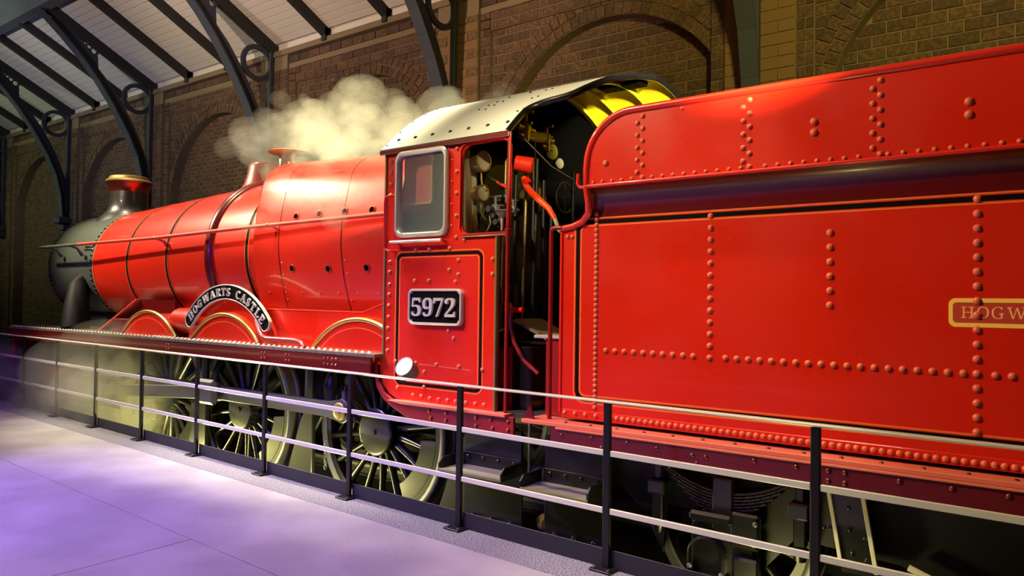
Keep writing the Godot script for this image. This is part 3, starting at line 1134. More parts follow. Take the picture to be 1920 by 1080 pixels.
	rivets_joined("firebox_rivets", fr2, 0.012, M.rivet_lit_red, fire)
	# handrail along the boiler
	var hr := part("handrail", tubem([V(-12.72, 2.372, 1.05), V(-9.3, 2.385, 1.05), V(-7.1, 2.42, 1.08), V(-4.94, 2.435, 1.12)], 0.022, 10), M.dusty_lit_red, o)
	part("handrail_end", tubem([V(-12.74, 2.372, 1.05), V(-11.46, 2.3775, 1.05)], 0.0235, 10), M.smokebox_black, hr)
	for p in [[-12.45, 2.373, 1.05, 0], [-11.75, 2.376, 1.05, 0], [-9.3, 2.385, 1.05, 1], [-6.86, 2.424, 1.085, 1]]:
		var s := nb(true)
		lathe(s, [Vector2(0, -0.03), Vector2(0.022, -0.024), Vector2(0.03, 0), Vector2(0.022, 0.024), Vector2(0, 0.03)], facing(V(1, 0, 0), V(p[0], p[1], p[2])), 12)
		tube(s, [V(p[0], p[1], p[2]), V(p[0] + 0.04, p[1] - 0.04, p[2] - 0.1), V(p[0] + 0.04, p[1] - 0.14, p[2] - 0.18)], [0.016, 0.018, 0.03], 8)
		part("stanchion", s, M.boiler_red if p[3] else M.smokebox_black, hr)
	# ejector pipe low along the boiler side
	# outside steam pipe
	part("steam_pipe", tubem([V(-11.86, 1.90, 0.78), V(-11.8, 1.76, 0.88), V(-11.62, 1.45, 0.98), V(-11.52, 1.14, 1.03)], [0.11, 0.14, 0.17, 0.19], 20), M.steam_pipe_black, o)
	part("steam_pipe_edge", tubem([V(-11.97, 1.87, 0.87), V(-11.87, 1.55, 1.0), V(-11.76, 1.17, 1.07)], 0.009, 8), M.rod_steel, o)
	part("smokebox_saddle", spanm(-12.7, -11.0, 1.1, 1.5, -0.5, 0.5, 0.05), M.frame_black, o)
	# running plate, valance
	var rp := nb()
	span(rp, -13.1, -4.93, 1.125, 1.16, -1.33, 1.33, 0.005)
	var run := part("running_plate", rp, M.footplate, o)
	var pr := []
	for k in 92:
		pr.append([V(-13.05 + k * 0.088, 1.16, 1.285), Vector3.UP])
	for k in 44:
		pr.append([V(-8.9 + k * 0.088, 1.16, 1.225), Vector3.UP])
	rivets_joined("plate_rivets", pr, 0.015, M.silver, run)
	var va := part("valance", spanm(-13.1, -4.99, 0.985, 1.126, 1.30, 1.322, 0.004), M.maroon, o)  # maroon in place of red: shade under grazing light put into the colour
	part("valance_lip", spanm(-13.1, -4.99, 0.975, 0.99, 1.27, 1.335, 0.003), M.maroon, va)
	for g in [[-8.45, 2], [-6.6, 2], [-6.2, 2], [-5.62, 4], [-5.5, 2]]:
		for k in g[1]:
			rivet(va, g[0] + 0.055 * k, 1.085, 1.322, 0.014, M.deep_red, Vector3.BACK, "bolt")
			rivet(va, g[0] + 0.055 * k, 1.03, 1.322, 0.014, M.deep_red, Vector3.BACK, "bolt")
	part("far_valance", spanm(-13.1, -3.5, 0.975, 1.126, -1.322, -1.30, 0.004), M.deep_red, o)
	part("buffer_beam", spanm(-13.2, -13.08, 0.62, 1.13, -1.25, 1.25, 0.01), M.deep_red, o)
	for s in [-0.88, 0.88]:
		part("buffer", lathem([Vector2(0.12, 0), Vector2(0.11, 0.26), Vector2(0.05, 0.26), Vector2(0.05, 0.44), Vector2(0.23, 0.46), Vector2(0.22, 0.5), Vector2(0, 0.52)], facing(V(-1, 0, 0), V(-13.18, 0.88, s)), 24), M.gloss_black, o)
	# sloping frame stay in front of the splashers
	var st := nb()
	ext(st, PackedVector2Array([Vector2(-10.98, 1.14), Vector2(-9.92, 1.60), Vector2(-9.05, 1.60), Vector2(-9.05, 1.14)]), 0.86, 0.90)
	span(st, -10.55, -9.4, 1.15, 1.34, 0.6, 0.98, 0.02)
	part("frame_stay", st, M.maroon, o)
	var se := nb()
	bar(se, V(-11.0, 1.14, 0.93), V(-9.92, 1.60, 0.93), 0.06, 0.025, Vector3.UP, 0.004)
	part("stay_edge", se, M.dusty_lit_red, o)
	# main frames under the boiler
	var fm := nb()
	for s in [-1.0, 1.0]:
		ext(fm, PackedVector2Array([Vector2(-12.9, 0.55), Vector2(-12.9, 1.12), Vector2(-10.9, 1.12), Vector2(-9.9, 1.5), Vector2(-4.3, 1.5), Vector2(-4.3, 0.35), Vector2(-9.9, 0.35), Vector2(-11.0, 0.8), Vector2(-12.4, 0.8)]), 0.55 * s, 0.55 * s + 0.03)
	part("main_frame", fm, M.frame_black, o)
	# splashers, the long sheet behind them and the nameplate
	splasher(o, -9.15, 0.62)
	splasher(o, -7.50, 1.0)
	splasher(o, -5.30, 1.0)
	part("sandbox", lathem([Vector2(0, 0), Vector2(0.12, 0.0), Vector2(0.16, 0.04), Vector2(0.16, 0.86), Vector2(0, 0.86)], facing(V(1, 0, 0), V(-8.72, 1.35, 1.02)), 24), M.boiler_red, o)
	var sh := PackedVector2Array([Vector2(-6.95, 1.16), Vector2(-6.95, 1.527), Vector2(-5.30, 1.52), Vector2(-5.03, 1.605), Vector2(-4.93, 1.605), Vector2(-4.93, 1.16)])
	part("splasher_sheet", extm(sh, 1.11, 1.14, 0.004), M.red_paint, o)
	var shl := nb()
	bar(shl, V(-6.95, 1.527, 1.128), V(-5.30, 1.52, 1.128), 0.035, 0.014, Vector3.UP, 0.003)
	bar(shl, V(-5.30, 1.52, 1.128), V(-5.03, 1.605, 1.128), 0.035, 0.014, Vector3.UP, 0.003)
	part("sheet_edge", shl, M.bright_red, o)
	var nx := -7.41
	var ny := 0.745
	var bs := PackedVector2Array()
	bs.append_array(arc_pts(nx, ny, 0.96, PI - asin(0.415 / 0.96), asin(0.415 / 0.96), 36))
	part("nameplate_backing", extm(bs, 1.12, 1.165, 0.004), M.red_paint, o)
	nameplate(o, nx, ny)
	# low red pipe with two bends
	part("sanding_pipe", tubem([V(-6.88, 1.44, 1.20), V(-6.82, 1.36, 1.23), V(-6.76, 1.29, 1.25), V(-6.70, 1.24, 1.25), V(-6.62, 1.225, 1.25), V(-6.2, 1.225, 1.25), V(-6.12, 1.22, 1.25), V(-6.06, 1.20, 1.25), V(-6.02, 1.155, 1.25)], 0.029, 12), M.deep_red, o)
	running_gear(o)
	cab(o)


func nameplate(o: Node3D, nx: float, ny: float) -> void:
	var np := node("nameplate", o)
	np.set_meta("label", "curved black nameplate with a silver rim and raised silver capitals")
	var a := deg_to_rad(49.5)
	var make := func(r0: float, r1: float, ext_a: float) -> PackedVector2Array:
		var p := PackedVector2Array()
		p.append_array(arc_pts(0, 0, r1, PI / 2 - a, PI / 2 + a, 36))
		var m := (r0 + r1) / 2
		var e := (r1 - r0) / 2
		var c := Vector2(cos(PI / 2 + a), sin(PI / 2 + a))
		var d := Vector2(-c.y, c.x)
		for k in range(1, 8):
			var b := PI * k / 8
			p.append(c * (m + e * cos(b)) + d * e * sin(b) * ext_a)
		p.append_array(arc_pts(0, 0, r0, PI / 2 + a, PI / 2 - a, 36))
		c = Vector2(cos(PI / 2 - a), sin(PI / 2 - a))
		d = Vector2(c.y, -c.x)
		for k in range(7, 0, -1):
			var b := PI * k / 8
			p.append(c * (m + e * cos(b)) + d * e * sin(b) * ext_a)
		return p
	var xf := at(nx, ny, 0)
	var big: PackedVector2Array = make.call(0.876, 1.042, 0.85)
	var small: PackedVector2Array = make.call(0.887, 1.031, 0.80)
	var rim := nb()
	frame(rim, ccw(big), ccw(small), 1.205, 1.240, xf, 0.003)
	part("plate_rim", rim, M.plate_silver, np)
	part("plate_ground", extm(small, 1.205, 1.232, 0.0, xf), M.name_black, np)
	var txt := "HOGWARTS CASTLE"
	var ws := []
	var total := 0.0
	for ch in txt:
		var w := 0.06
		if ch != " ":
			w = letter_mesh(ch, 0.088, 0.02).get_aabb().size.x
		ws.append(w)
		total += w
	var gap := (2 * a * 0.955 * 0.955 - total) / (txt.length() - 1)
	var pos := -total / 2 - gap * (txt.length() - 1) / 2
	for i in txt.length():
		var w: float = ws[i]
		if txt[i] != " ":
			var ang := (pos + w / 2) / 0.955
			var b := Basis(V(0, 0, 1), -ang)
			part("letter", letter_mesh(txt[i], 0.088, 0.02), M.plate_silver, np, Transform3D(b, V(nx + 0.957 * sin(ang), ny + 0.957 * cos(ang), 1.238)))
		pos += w + gap


func running_gear(o: Node3D) -> void:
	var y := 0.385
	var r := 0.85
	var pin := V(-0.30, 0.185, 0)
	var pa := atan2(-0.185, 0.30)
	var xs := [-9.15, -7.49, -5.29]
	for x in xs:
		wheel(o, x, y, r, 0.92, 18, 0.225, pa)
		part("axle", lathem([Vector2(0.1, -0.8), Vector2(0.1, 0.8)], Transform3D(Basis(V(1, 0, 0), V(0, 0, 1), V(0, -1, 0)), V(x, y, 0)), 16), M.frame_black, o)
		var fw := wheel(o, x, y, r, -0.80, 18, 0.225, pa, false)
		fw.set_meta("label", "far driving wheel seen through the near spokes")
	for x in [-12.55, -10.75]:
		wheel(o, x, -0.04, 0.43, 0.92, 10, 0.12, 0, false)
	# coupling rods with eyes at the crank pins, in the plane z = 1.1
	for k in 2:
		var a: Vector3 = V(xs[k], y, 1.1) + pin
		var b: Vector3 = V(xs[k + 1], y, 1.1) + pin
		var p := PackedVector2Array()
		p.append_array(arc_pts(a.x, a.y, 0.115, PI / 2 + 0.5, 3 * PI / 2 - 0.5, 12))
		p.append_array(PackedVector2Array([Vector2(a.x + 0.22, a.y - 0.075), Vector2(b.x - 0.22, b.y - 0.075)]))
		p.append_array(arc_pts(b.x, b.y, 0.115, -PI / 2 - 0.5, PI / 2 + 0.5, 16))
		p.append_array(PackedVector2Array([Vector2(b.x - 0.22, b.y + 0.075), Vector2(a.x + 0.22, a.y + 0.075)]))
		var cr := part("coupling_rod", extm(p, 1.055 + 0.02 * k, 1.12 + 0.02 * k, 0.006), M.rod_steel, o)
		for e in [a, b]:
			part("rod_boss", lathem([Vector2(0.085, 0.0), Vector2(0.085, 0.075), Vector2(0.07, 0.085), Vector2(0.03, 0.085), Vector2(0.025, 0.1), Vector2(0, 0.1)], Transform3D(Basis(V(1, 0, 0), V(0, 0, 1), V(0, -1, 0)), V(e.x, e.y, 1.09)), 20), M.dull_brass, cr)
			part("oil_cup", lathem([Vector2(0.05, 0.09), Vector2(0.035, 0.13), Vector2(0.03, 0.19), Vector2(0.015, 0.2), Vector2(0.015, 0.23), Vector2(0, 0.23)], at(e.x, e.y, 1.09), 14), M.rod_steel, cr)
	# connecting rod from the middle crank pin to the crosshead, cylinder and slide bars
	var ce: Vector3 = V(xs[1], y, 1.2) + pin
	var cro := nb()
	bar(cro, V(ce.x, ce.y, 1.19), V(-10.35, 0.40, 1.19), 0.05, 0.15, Vector3.UP, 0.01)
	part("connecting_rod", cro, M.rod_steel, o)
	part("rod_big_end", spanm(ce.x - 0.16, ce.x + 0.16, ce.y - 0.13, ce.y + 0.15, 1.15, 1.235, 0.03), M.rod_steel, o)
	part("crosshead", spanm(-10.55, -10.15, 0.26, 0.54, 1.08, 1.24, 0.03), M.rod_steel, o)
	for yy in [0.22, 0.58]:
		part("slide_bar", spanm(-11.2, -9.75, yy - 0.03, yy + 0.03, 1.1, 1.22, 0.008), M.rod_steel, o)
	part("cylinder", lathem([Vector2(0, 0), Vector2(0.26, 0.0), Vector2(0.3, 0.03), Vector2(0.3, 0.9), Vector2(0.26, 0.93), Vector2(0, 0.95)], facing(V(1, 0, 0), V(-12.1, 0.42, 1.0)), 32), M.maroon, o)
	# brake hangers and guard plates between the wheels
	for x in [-6.35, -8.3, -4.2]:
		var bh := nb()
		ext(bh, PackedVector2Array([Vector2(x - 0.02, 0.42), Vector2(x + 0.1, 0.55), Vector2(x + 0.16, -0.2), Vector2(x - 0.28, -0.28)]), 0.96, 1.0, Transform3D(), 0.005)
		bar(bh, V(x + 0.12, 1.0, 0.98), V(x + 0.12, -0.25, 0.98), 0.05, 0.09, V(1, 0, 0), 0.008)
		part("brake_hanger", bh, M.frame_black, o)
		var bp := nb(true)
		tube(bp, [V(x - 0.05, 1.0, 0.9), V(x - 0.02, 0.3, 0.93), V(x - 0.2, -0.2, 0.95)], 0.025, 8)
		part("sand_pipe", bp, M.rod_steel, o)
	part("spring_hanger", lathem([Vector2(0.03, -0.25), Vector2(0.09, -0.2), Vector2(0.11, 0.0), Vector2(0.07, 0.12), Vector2(0.03, 0.2), Vector2(0.0, 0.2)], at(-5.88, 0.78, 0.98), 14), M.gloss_black, o)
	var chn := node("chain", o)
	for k in 7:
		var p := []
		for m in 12:
			var b := TAU * m / 12
			var w := 0.013 * cos(b)
			p.append(V(-5.95 + (w if k % 2 else 0.0), 0.22 - k * 0.042 + 0.028 * sin(b), 1.02 + (0.0 if k % 2 else w)))
		var s := nb(true)
		tube(s, p, 0.005, 6, true)
		part("link", s, M.rod_steel, chn)
	# steps under the cab
	step_unit(o, -4.05, -3.46, 0.325)


func step_unit(o: Node3D, x0: float, x1: float, y: float) -> void:
	var su := node("cab_step", o)
	part("step_back", extm(PackedVector2Array([Vector2(x0, -0.3), Vector2(x0, 0.62), Vector2(x1, 0.62), Vector2(x1, -0.3)]), 1.1, 1.125, 0.004), M.frame_black, su)
	part("step_tread", spanm(x0 - 0.03, x1 + 0.01, y - 0.05, y - 0.035, 1.12, 1.40, 0.004), M.tread, su)
	part("step_side", extm(PackedVector2Array([Vector2(1.12, y - 0.05), Vector2(1.40, y - 0.05), Vector2(1.40, y + 0.01), Vector2(1.36, y + 0.05), Vector2(1.12, y + 0.06)]), x0 - 0.04, x0 - 0.025, 0.003, Transform3D(Basis(V(0, 0, 1), V(0, 1, 0), V(1, 0, 0)), Vector3.ZERO)), M.frame_black, su)
	part("step_side", extm(PackedVector2Array([Vector2(1.12, y - 0.05), Vector2(1.40, y - 0.05), Vector2(1.40, y + 0.01), Vector2(1.36, y + 0.05), Vector2(1.12, y + 0.06)]), x1 + 0.0, x1 + 0.015, 0.003, Transform3D(Basis(V(0, 0, 1), V(0, 1, 0), V(1, 0, 0)), Vector3.ZERO)), M.frame_black, su)
	part("step_lip", spanm(x0 - 0.03, x1 + 0.01, y - 0.055, y - 0.03, 1.392, 1.406, 0.004), M.tread, su)
	part("step_angle", spanm(x0, x1, y - 0.035, y + 0.07, 1.125, 1.14, 0.003), M.frame_black, su)
	for k in 4:
		rivet(su, lerpf(x0 + 0.06, x1 - 0.06, k / 3.0), y + 0.035, 1.14, 0.018, M.gloss_black, Vector3.BACK, "bolt")
	for k in 3:
		rivet(su, lerpf(x0 + 0.1, x1 - 0.1, k / 2.0), -0.12, 1.125, 0.018, M.gloss_black, Vector3.BACK, "bolt")


func cab(o: Node3D) -> void:
	# near side sheet, in pieces round the two openings
	var z0 := 1.195
	var z1 := 1.22
	var s := nb()
	var wi := rrect(-4.77, -4.19, 2.205, 2.925, 0.075, 6)
	frame(s, rect_round(wi, -4.93, -4.10, 2.10, 2.985), wi, z0, z1)
	ext(s, PackedVector2Array([Vector2(-4.10, 2.10), Vector2(-3.66, 2.10), Vector2(-3.66, 2.19), Vector2(-3.96, 2.19), Vector2(-4.01, 2.215), Vector2(-4.035, 2.27), Vector2(-4.035, 2.83), Vector2(-4.01, 2.895), Vector2(-3.95, 2.925), Vector2(-3.545, 2.925), Vector2(-3.545, 2.985), Vector2(-4.10, 2.985)]), z0, z1)
	ext(s, PackedVector2Array([Vector2(-4.93, 2.10), Vector2(-4.93, 1.13), Vector2(-4.985, 1.13), Vector2(-4.97, 0.99), Vector2(-4.93, 0.885), Vector2(-4.86, 0.815), Vector2(-4.77, 0.775), Vector2(-4.65, 0.764), Vector2(-3.66, 0.764), Vector2(-3.66, 2.10)]), z0, z1)
	var side := part("cab_side", s, M.red_paint, o)
	var bd := nb()
	span(bd, -4.945, -4.92, 1.13, 2.98, 1.19, 1.232, 0.005)
	span(bd, -3.672, -3.648, 0.77, 2.18, 1.19, 1.235, 0.005)
	part("edge_beading", bd, M.dull_brass, side)
	var tr := nb()
	frame(tr, inset(ccw(rrect(-4.04, -3.545, 2.19, 2.93, 0.06, 6)), -0.012), ccw(rrect(-4.04, -3.545, 2.19, 2.93, 0.06, 6)), 1.2, 1.235)
	part("opening_trim", tr, M.red_paint, side)
	var sl := nb()
	span(sl, -4.02, -3.53, 2.165, 2.195, 1.18, 1.25, 0.008)
	part("opening_sill", sl, M.deep_red, side)
	for e in [["lining", M.orange_line, 0.0, 0.010], ["black_lining", M.black_line, 0.017, 0.026], ["lining", M.orange_line, 0.050, 0.010]]:
		rim_line(side, e[0], e[1], -4.795, -3.785, 0.885, 2.069, 0.075, e[2], e[3], 1.22, 0.0012)
	for p in [[-4.87, 1.98], [-4.87, 1.89], [-4.87, 1.78], [-4.87, 1.69], [-4.875, 1.59], [-4.875, 1.49], [-4.88, 1.39], [-4.88, 1.29], [-4.88, 1.19], [-4.78, 1.10],
			[-4.55, 2.08], [-4.39, 2.08], [-4.16, 2.08], [-3.70, 1.98], [-3.70, 1.86], [-4.06, 1.98], [-4.16, 1.90], [-4.06, 1.86], [-4.56, 1.81], [-4.39, 1.81], [-4.09, 1.80], [-4.16, 1.39], [-4.10, 1.33], [-4.53, 1.10], [-4.29, 1.10], [-4.04, 1.10], [-4.43, 1.03], [-3.79, 1.09], [-4.43, 0.90], [-4.75, 0.87], [-4.56, 0.82], [-4.46, 0.82], [-4.36, 0.81], [-4.26, 0.81], [-4.16, 0.81], [-4.07, 0.81], [-3.96, 0.81], [-3.86, 0.81], [-3.77, 0.81],
			[-4.87, 2.88], [-4.87, 2.78], [-4.87, 2.68], [-4.87, 2.58], [-4.09, 2.91], [-4.09, 2.72], [-4.09, 2.54], [-4.09, 2.35], [-4.09, 2.17], [-4.00, 2.145]]:
		rivet(side, p[0], p[1], 1.22, 0.0185, M.rivet_lit_red)
	for p in [[-4.145, 2.82], [-4.145, 2.64], [-4.145, 2.45], [-4.145, 2.27], [-4.058, 2.81], [-4.058, 2.72], [-4.058, 2.63], [-4.058, 2.54], [-4.058, 2.45], [-4.058, 2.35], [-4.058, 2.27]]:
		rivet(side, p[0], p[1], 1.22, 0.0115, M.rivet_lit_red)
	var jn := nb()
	bar(jn, V(-4.50, 1.092, 1.2205), V(-3.92, 1.076, 1.2205), 0.004, 0.006)
	part("sheet_joint", jn, M.rivet_lit_red, side)
	# glazed window
	var w := node("cab_window", o)
	var wf := nb()
	frame(wf, rrect(-4.79, -4.172, 2.188, 2.948, 0.085, 8), rrect(-4.747, -4.212, 2.228, 2.906, 0.06, 8), 1.2, 1.262, Transform3D(), 0.012)
	part("window_frame", wf, M.silver, w)
	part("pane", extm(rrect(-4.755, -4.205, 2.22, 2.914, 0.06, 8), 1.226, 1.230), M.glass, w)
	part("inner_shutter", extm(rrect(-4.76, -4.445, 2.50, 2.93, 0.03, 5), 1.14, 1.15), M.shutter_red, w)
	var se := nb()
	frame(se, rrect(-4.77, -4.435, 2.485, 2.94, 0.035, 5), rrect(-4.76, -4.447, 2.50, 2.93, 0.03, 5), 1.14, 1.155)
	part("shutter_edge", se, M.lagging, w)
	var il := nb(true)
	rod(il, V(-4.815, 2.150, 1.275), V(-4.205, 2.150, 1.275), 0.013)
	part("window_ledge", il, M.silver, w)
	for x in [-4.77, -4.22]:
		part("ledge_bracket", tubem([V(x, 2.150, 1.275), V(x + 0.01, 2.142, 1.22)], 0.012, 8), M.red_paint, w)
	part("grab_handle", tubem([V(-4.80, 2.565, 1.22), V(-4.81, 2.565, 1.275), V(-4.84, 2.562, 1.28), V(-4.875, 2.545, 1.28), V(-4.882, 2.5, 1.28), V(-4.88, 2.12, 1.28), V(-4.873, 2.09, 1.28), V(-4.83, 2.075, 1.28), V(-4.80, 2.073, 1.27), V(-4.80, 2.073, 1.22)], 0.011, 8), M.bright_red, o)
	part("cab_pole", tubem([V(-3.548, 0.77, 1.225), V(-3.548, 2.2, 1.225), V(-3.54, 2.98, 1.225)], 0.016, 10), M.deep_red, o)
	part("pole_socket", lathem([Vector2(0.016, -0.03), Vector2(0.028, -0.02), Vector2(0.028, 0.03), Vector2(0.016, 0.04)], at(-3.548, 2.18, 1.225), 14), M.deep_red, o)
	# number plate
	var np := node("number_plate", o)
	np.set_meta("label", "black number plate with a silver rim and silver numerals")
	var rim := nb()
	frame(rim, rrect(-4.60, -3.992, 1.435, 1.74, 0.055, 8), rrect(-4.58, -4.012, 1.455, 1.72, 0.042, 8), 1.22, 1.262, Transform3D(), 0.005)
	part("plate_rim", rim, M.plate_silver, np)
	part("plate_ground", extm(rrect(-4.582, -4.010, 1.453, 1.722, 0.042, 8), 1.22, 1.249), M.name_black, np)
	var xs := [-4.492, -4.362, -4.236, -4.108]
	for i in 4:
		var ch := "5972"[i]
		var m := letter_mesh(ch, 0.158, 0.022)
		var b := m.get_aabb()
		part("numeral", m, M.plate_silver, np, Transform3D(Basis().scaled(V(0.112 / b.size.x, 1, 1)), V(xs[i] - b.get_center().x * 0.112 / b.size.x, 1.585 - b.get_center().y, 1.26)))
	for p in [[-4.56, 1.47], [-4.03, 1.47], [-4.56, 1.705], [-4.03, 1.705]]:
		rivet(np, p[0], p[1], 1.249, 0.006, M.silver, Vector3.BACK, "screw")
	# footplate edge and the drop plate below it
	part("cab_footstep", extm(PackedVector2Array([Vector2(-4.80, 0.765), Vector2(-4.62, 0.745), Vector2(-3.50, 0.745), Vector2(-3.50, 0.768), Vector2(-4.62, 0.772)]), 1.1, 1.30, 0.003), M.dusty_lit_ledge, o)
	var dp := PackedVector2Array([Vector2(-5.0, 1.125), Vector2(-5.01, 1.0), Vector2(-4.97, 0.86), Vector2(-4.88, 0.76), Vector2(-4.77, 0.70), Vector2(-4.60, 0.635), Vector2(-4.50, 0.612), Vector2(-3.44, 0.59), Vector2(-3.44, 0.748), Vector2(-4.6, 0.748), Vector2(-4.76, 0.765), Vector2(-4.87, 0.82), Vector2(-4.945, 0.905), Vector2(-4.975, 1.0), Vector2(-4.985, 1.125)])
	var drop := part("drop_plate", extm(dp, 1.24, 1.265, 0.004), M.deep_red, o)
	for p in [[-4.32, 0.715], [-4.30, 0.655], [-4.13, 0.715], [-4.13, 0.655], [-3.81, 0.71], [-3.81, 0.645], [-3.66, 0.71], [-3.64, 0.645], [-3.49, 0.71], [-3.49, 0.645]]:
		rivet(drop, p[0], p[1], 1.265, 0.018, M.deep_red, Vector3.BACK, "bolt")
	# far side, front sheet with spectacle openings, floor
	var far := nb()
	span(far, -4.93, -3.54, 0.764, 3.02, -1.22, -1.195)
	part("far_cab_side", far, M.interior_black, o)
	var fr := nb()
	var xf := Transform3D(Basis(V(0, 0, -1), V(0, 1, 0), V(1, 0, 0)), Vector3.ZERO)   # shape (-z, y), thickness along x
	for sg in [-1.0, 1.0]:
		var hole := rrect(0.60, 1.10, 2.45, 2.95, 0.07, 5)
		var outer := rect_round(hole, 0.55, 1.2, 2.1, 3.0)
		if sg > 0:
			frame(fr, outer, hole, -4.93, -4.905, Transform3D(Basis(V(0, 0, 1), V(0, 1, 0), V(-1, 0, 0)), V(-9.835, 0, 0)))
		else:
			span(fr, -4.93, -4.905, 2.1, 3.0, -1.2, -0.55)
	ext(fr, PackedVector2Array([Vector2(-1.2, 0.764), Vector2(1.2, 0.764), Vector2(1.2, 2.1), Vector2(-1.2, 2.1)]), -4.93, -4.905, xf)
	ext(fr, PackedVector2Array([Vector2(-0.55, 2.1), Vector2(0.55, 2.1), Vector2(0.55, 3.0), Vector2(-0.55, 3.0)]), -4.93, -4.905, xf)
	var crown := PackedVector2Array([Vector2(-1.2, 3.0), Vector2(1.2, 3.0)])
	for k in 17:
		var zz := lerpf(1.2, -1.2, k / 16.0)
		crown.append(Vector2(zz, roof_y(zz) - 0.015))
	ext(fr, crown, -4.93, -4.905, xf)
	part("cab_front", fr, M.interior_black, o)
	part("cab_floor", spanm(-4.9, -3.3, 0.74, 0.77, -1.2, 1.19, 0.003), M.pit, o)
	cab_roof(o)
	cab_fittings(o)


func curve_at(x: float, pts: Array) -> float:   # straight lines between [x, y] pairs
	for i in pts.size() - 1:
		if x <= pts[i + 1][0]:
			return lerpf(pts[i][1], pts[i + 1][1], clampf((x - pts[i][0]) / (pts[i + 1][0] - pts[i][0]), 0, 1))
	return pts[pts.size() - 1][1]


func roof_y(z: float) -> float:
	return 3.622 - 0.408 * z * z


func roof_rear(z: float) -> float:   # the rear edge steps forward at both haunches
	if z < 0:
		return curve_at(-z, [[0.0, -2.88], [0.5, -2.86], [0.85, -2.95], [0.93, -3.3], [1.0, -3.53], [1.3, -3.55]])
	return curve_at(z, [[0.0, -2.88], [0.2, -2.97], [0.5, -3.03], [0.67, -3.10], [0.80, -3.17], [0.85, -3.22], [0.88, -3.37], [0.91, -3.46], [0.95, -3.52], [1.0, -3.55], [1.3, -3.55]])


func cab_roof(o: Node3D) -> void:
	var zs := []
	for k in 97:
		zs.append(lerpf(-1.245, 1.245, k / 96.0))
	var outer := nb(true)
	var inner := nb(true)
	var edge := nb(true)
	var dark := nb(true)
	var nx := 10
	for i in 96:
		var za: float = zs[i]
		var zb: float = zs[i + 1]
		for k in nx:
			var p := []
			for e in [[za, k], [zb, k], [zb, k + 1], [za, k + 1]]:
				p.append(V(lerpf(-4.985, roof_rear(e[0]), float(e[1]) / nx), roof_y(e[0]), e[0]))
			q(outer, p[0], p[1], p[2], p[3])
		for seg in [[-4.98, -3.9, dark], [-3.9, 9.0, inner]]:
			var dn := V(0, -0.022, 0)
			var xa := minf(seg[1], roof_rear(za))
			var xb := minf(seg[1], roof_rear(zb))
			q(seg[2], V(seg[0], roof_y(za), za) + dn, V(xa, roof_y(za), za) + dn, V(xb, roof_y(zb), zb) + dn, V(seg[0], roof_y(zb), zb) + dn)
		for x in [0, 1]:
			var a := V(roof_rear(za) if x else -4.985, roof_y(za), za)
			var b := V(roof_rear(zb) if x else -4.985, roof_y(zb), zb)
			var d := V(0.004 if x else -0.004, 0, 0)
			var up := V(0, 0.006, 0)
			var lo := V(0, -0.05, 0)
			if x:
				q(edge, a + lo + d, b + lo + d, b + up + d, a + up + d)
				q(edge, a + up + d, b + up + d, b + up - d * 6, a + up - d * 6)
				q(edge, a + lo - d * 4, b + lo - d * 4, b + lo + d, a + lo + d)
				q(edge, b + lo - d * 4, a + lo - d * 4, a - d * 4, b - d * 4)
			else:
				q(edge, b + lo + d, a + lo + d, a + V(0, 0.001, 0) + d, b + V(0, 0.001, 0) + d)
	var roof := part("cab_roof", outer, M.roof_cream, o)
	part("roof_lining", inner, M.roof_yellow, roof)
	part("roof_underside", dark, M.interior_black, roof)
	part("roof_edge", edge, M.gloss_black, roof)
	for s in [-1.0, 1.0]:
		var gut := nb()
		box(gut, V((-4.99 - 3.53) / 2, roof_y(1.245) - 0.028, s * 1.243), V(1.46, 0.042, 0.024), 0.006)
		part("rain_strip", gut, M.maroon, roof)
	# ribs under the roof and a ventilator
	for x in [-3.82, -3.55, -3.2]:
		var rb := nb(true)
		var pts := []
		for k in 33:
			var z := lerpf(-1.2, 1.2 if x < -3.6 else 0.75 if x > -3.3 else 0.86, k / 32.0)
			pts.append(V(x, roof_y(z) - 0.045, z))
		tube(rb, pts, 0.018, 6)
		part("roof_rib", rb, M.roof_yellow, roof)
	part("roof_ventilator", spanm(-3.42, -3.0, 3.56, 3.612, -0.08, 0.08, 0.008), M.interior_black, roof)
	part("ventilator_slide", spanm(-3.72, -3.43, 3.575, 3.605, -0.02, 0.09, 0.005), M.lamp_grey, roof)
	# bolts on the roof
	var put := func(x: float, z: float, r: float) -> void:
		var n := V(0, 0.03, roof_y(z - 0.015) - roof_y(z + 0.015)).normalized()
		rivet(roof, x, roof_y(z), z, r, M.frame_black, n, "bolt")
	for k in 7:
		put.call(-4.85 + k * 0.205, 1.15, 0.0165)
	for k in 8:
		put.call(-4.95, 1.2 - k * 0.165, 0.010)
	for p in [[-4.16, 0.86], [-4.10, 0.80], [-4.05, 0.74], [-4.07, 0.88], [-4.02, 0.82], [-3.97, 0.76], [-3.98, 0.66], [-3.82, 0.56], [-3.78, 0.62], [-3.72, 0.40], [-3.66, 0.45], [-3.62, 1.02], [-3.57, 1.00], [-3.62, 0.82], [-3.57, 0.80], [-3.6, 0.64], [-3.55, 0.62], [-3.55, 0.5]]:
		put.call(p[0], p[1], 0.010)


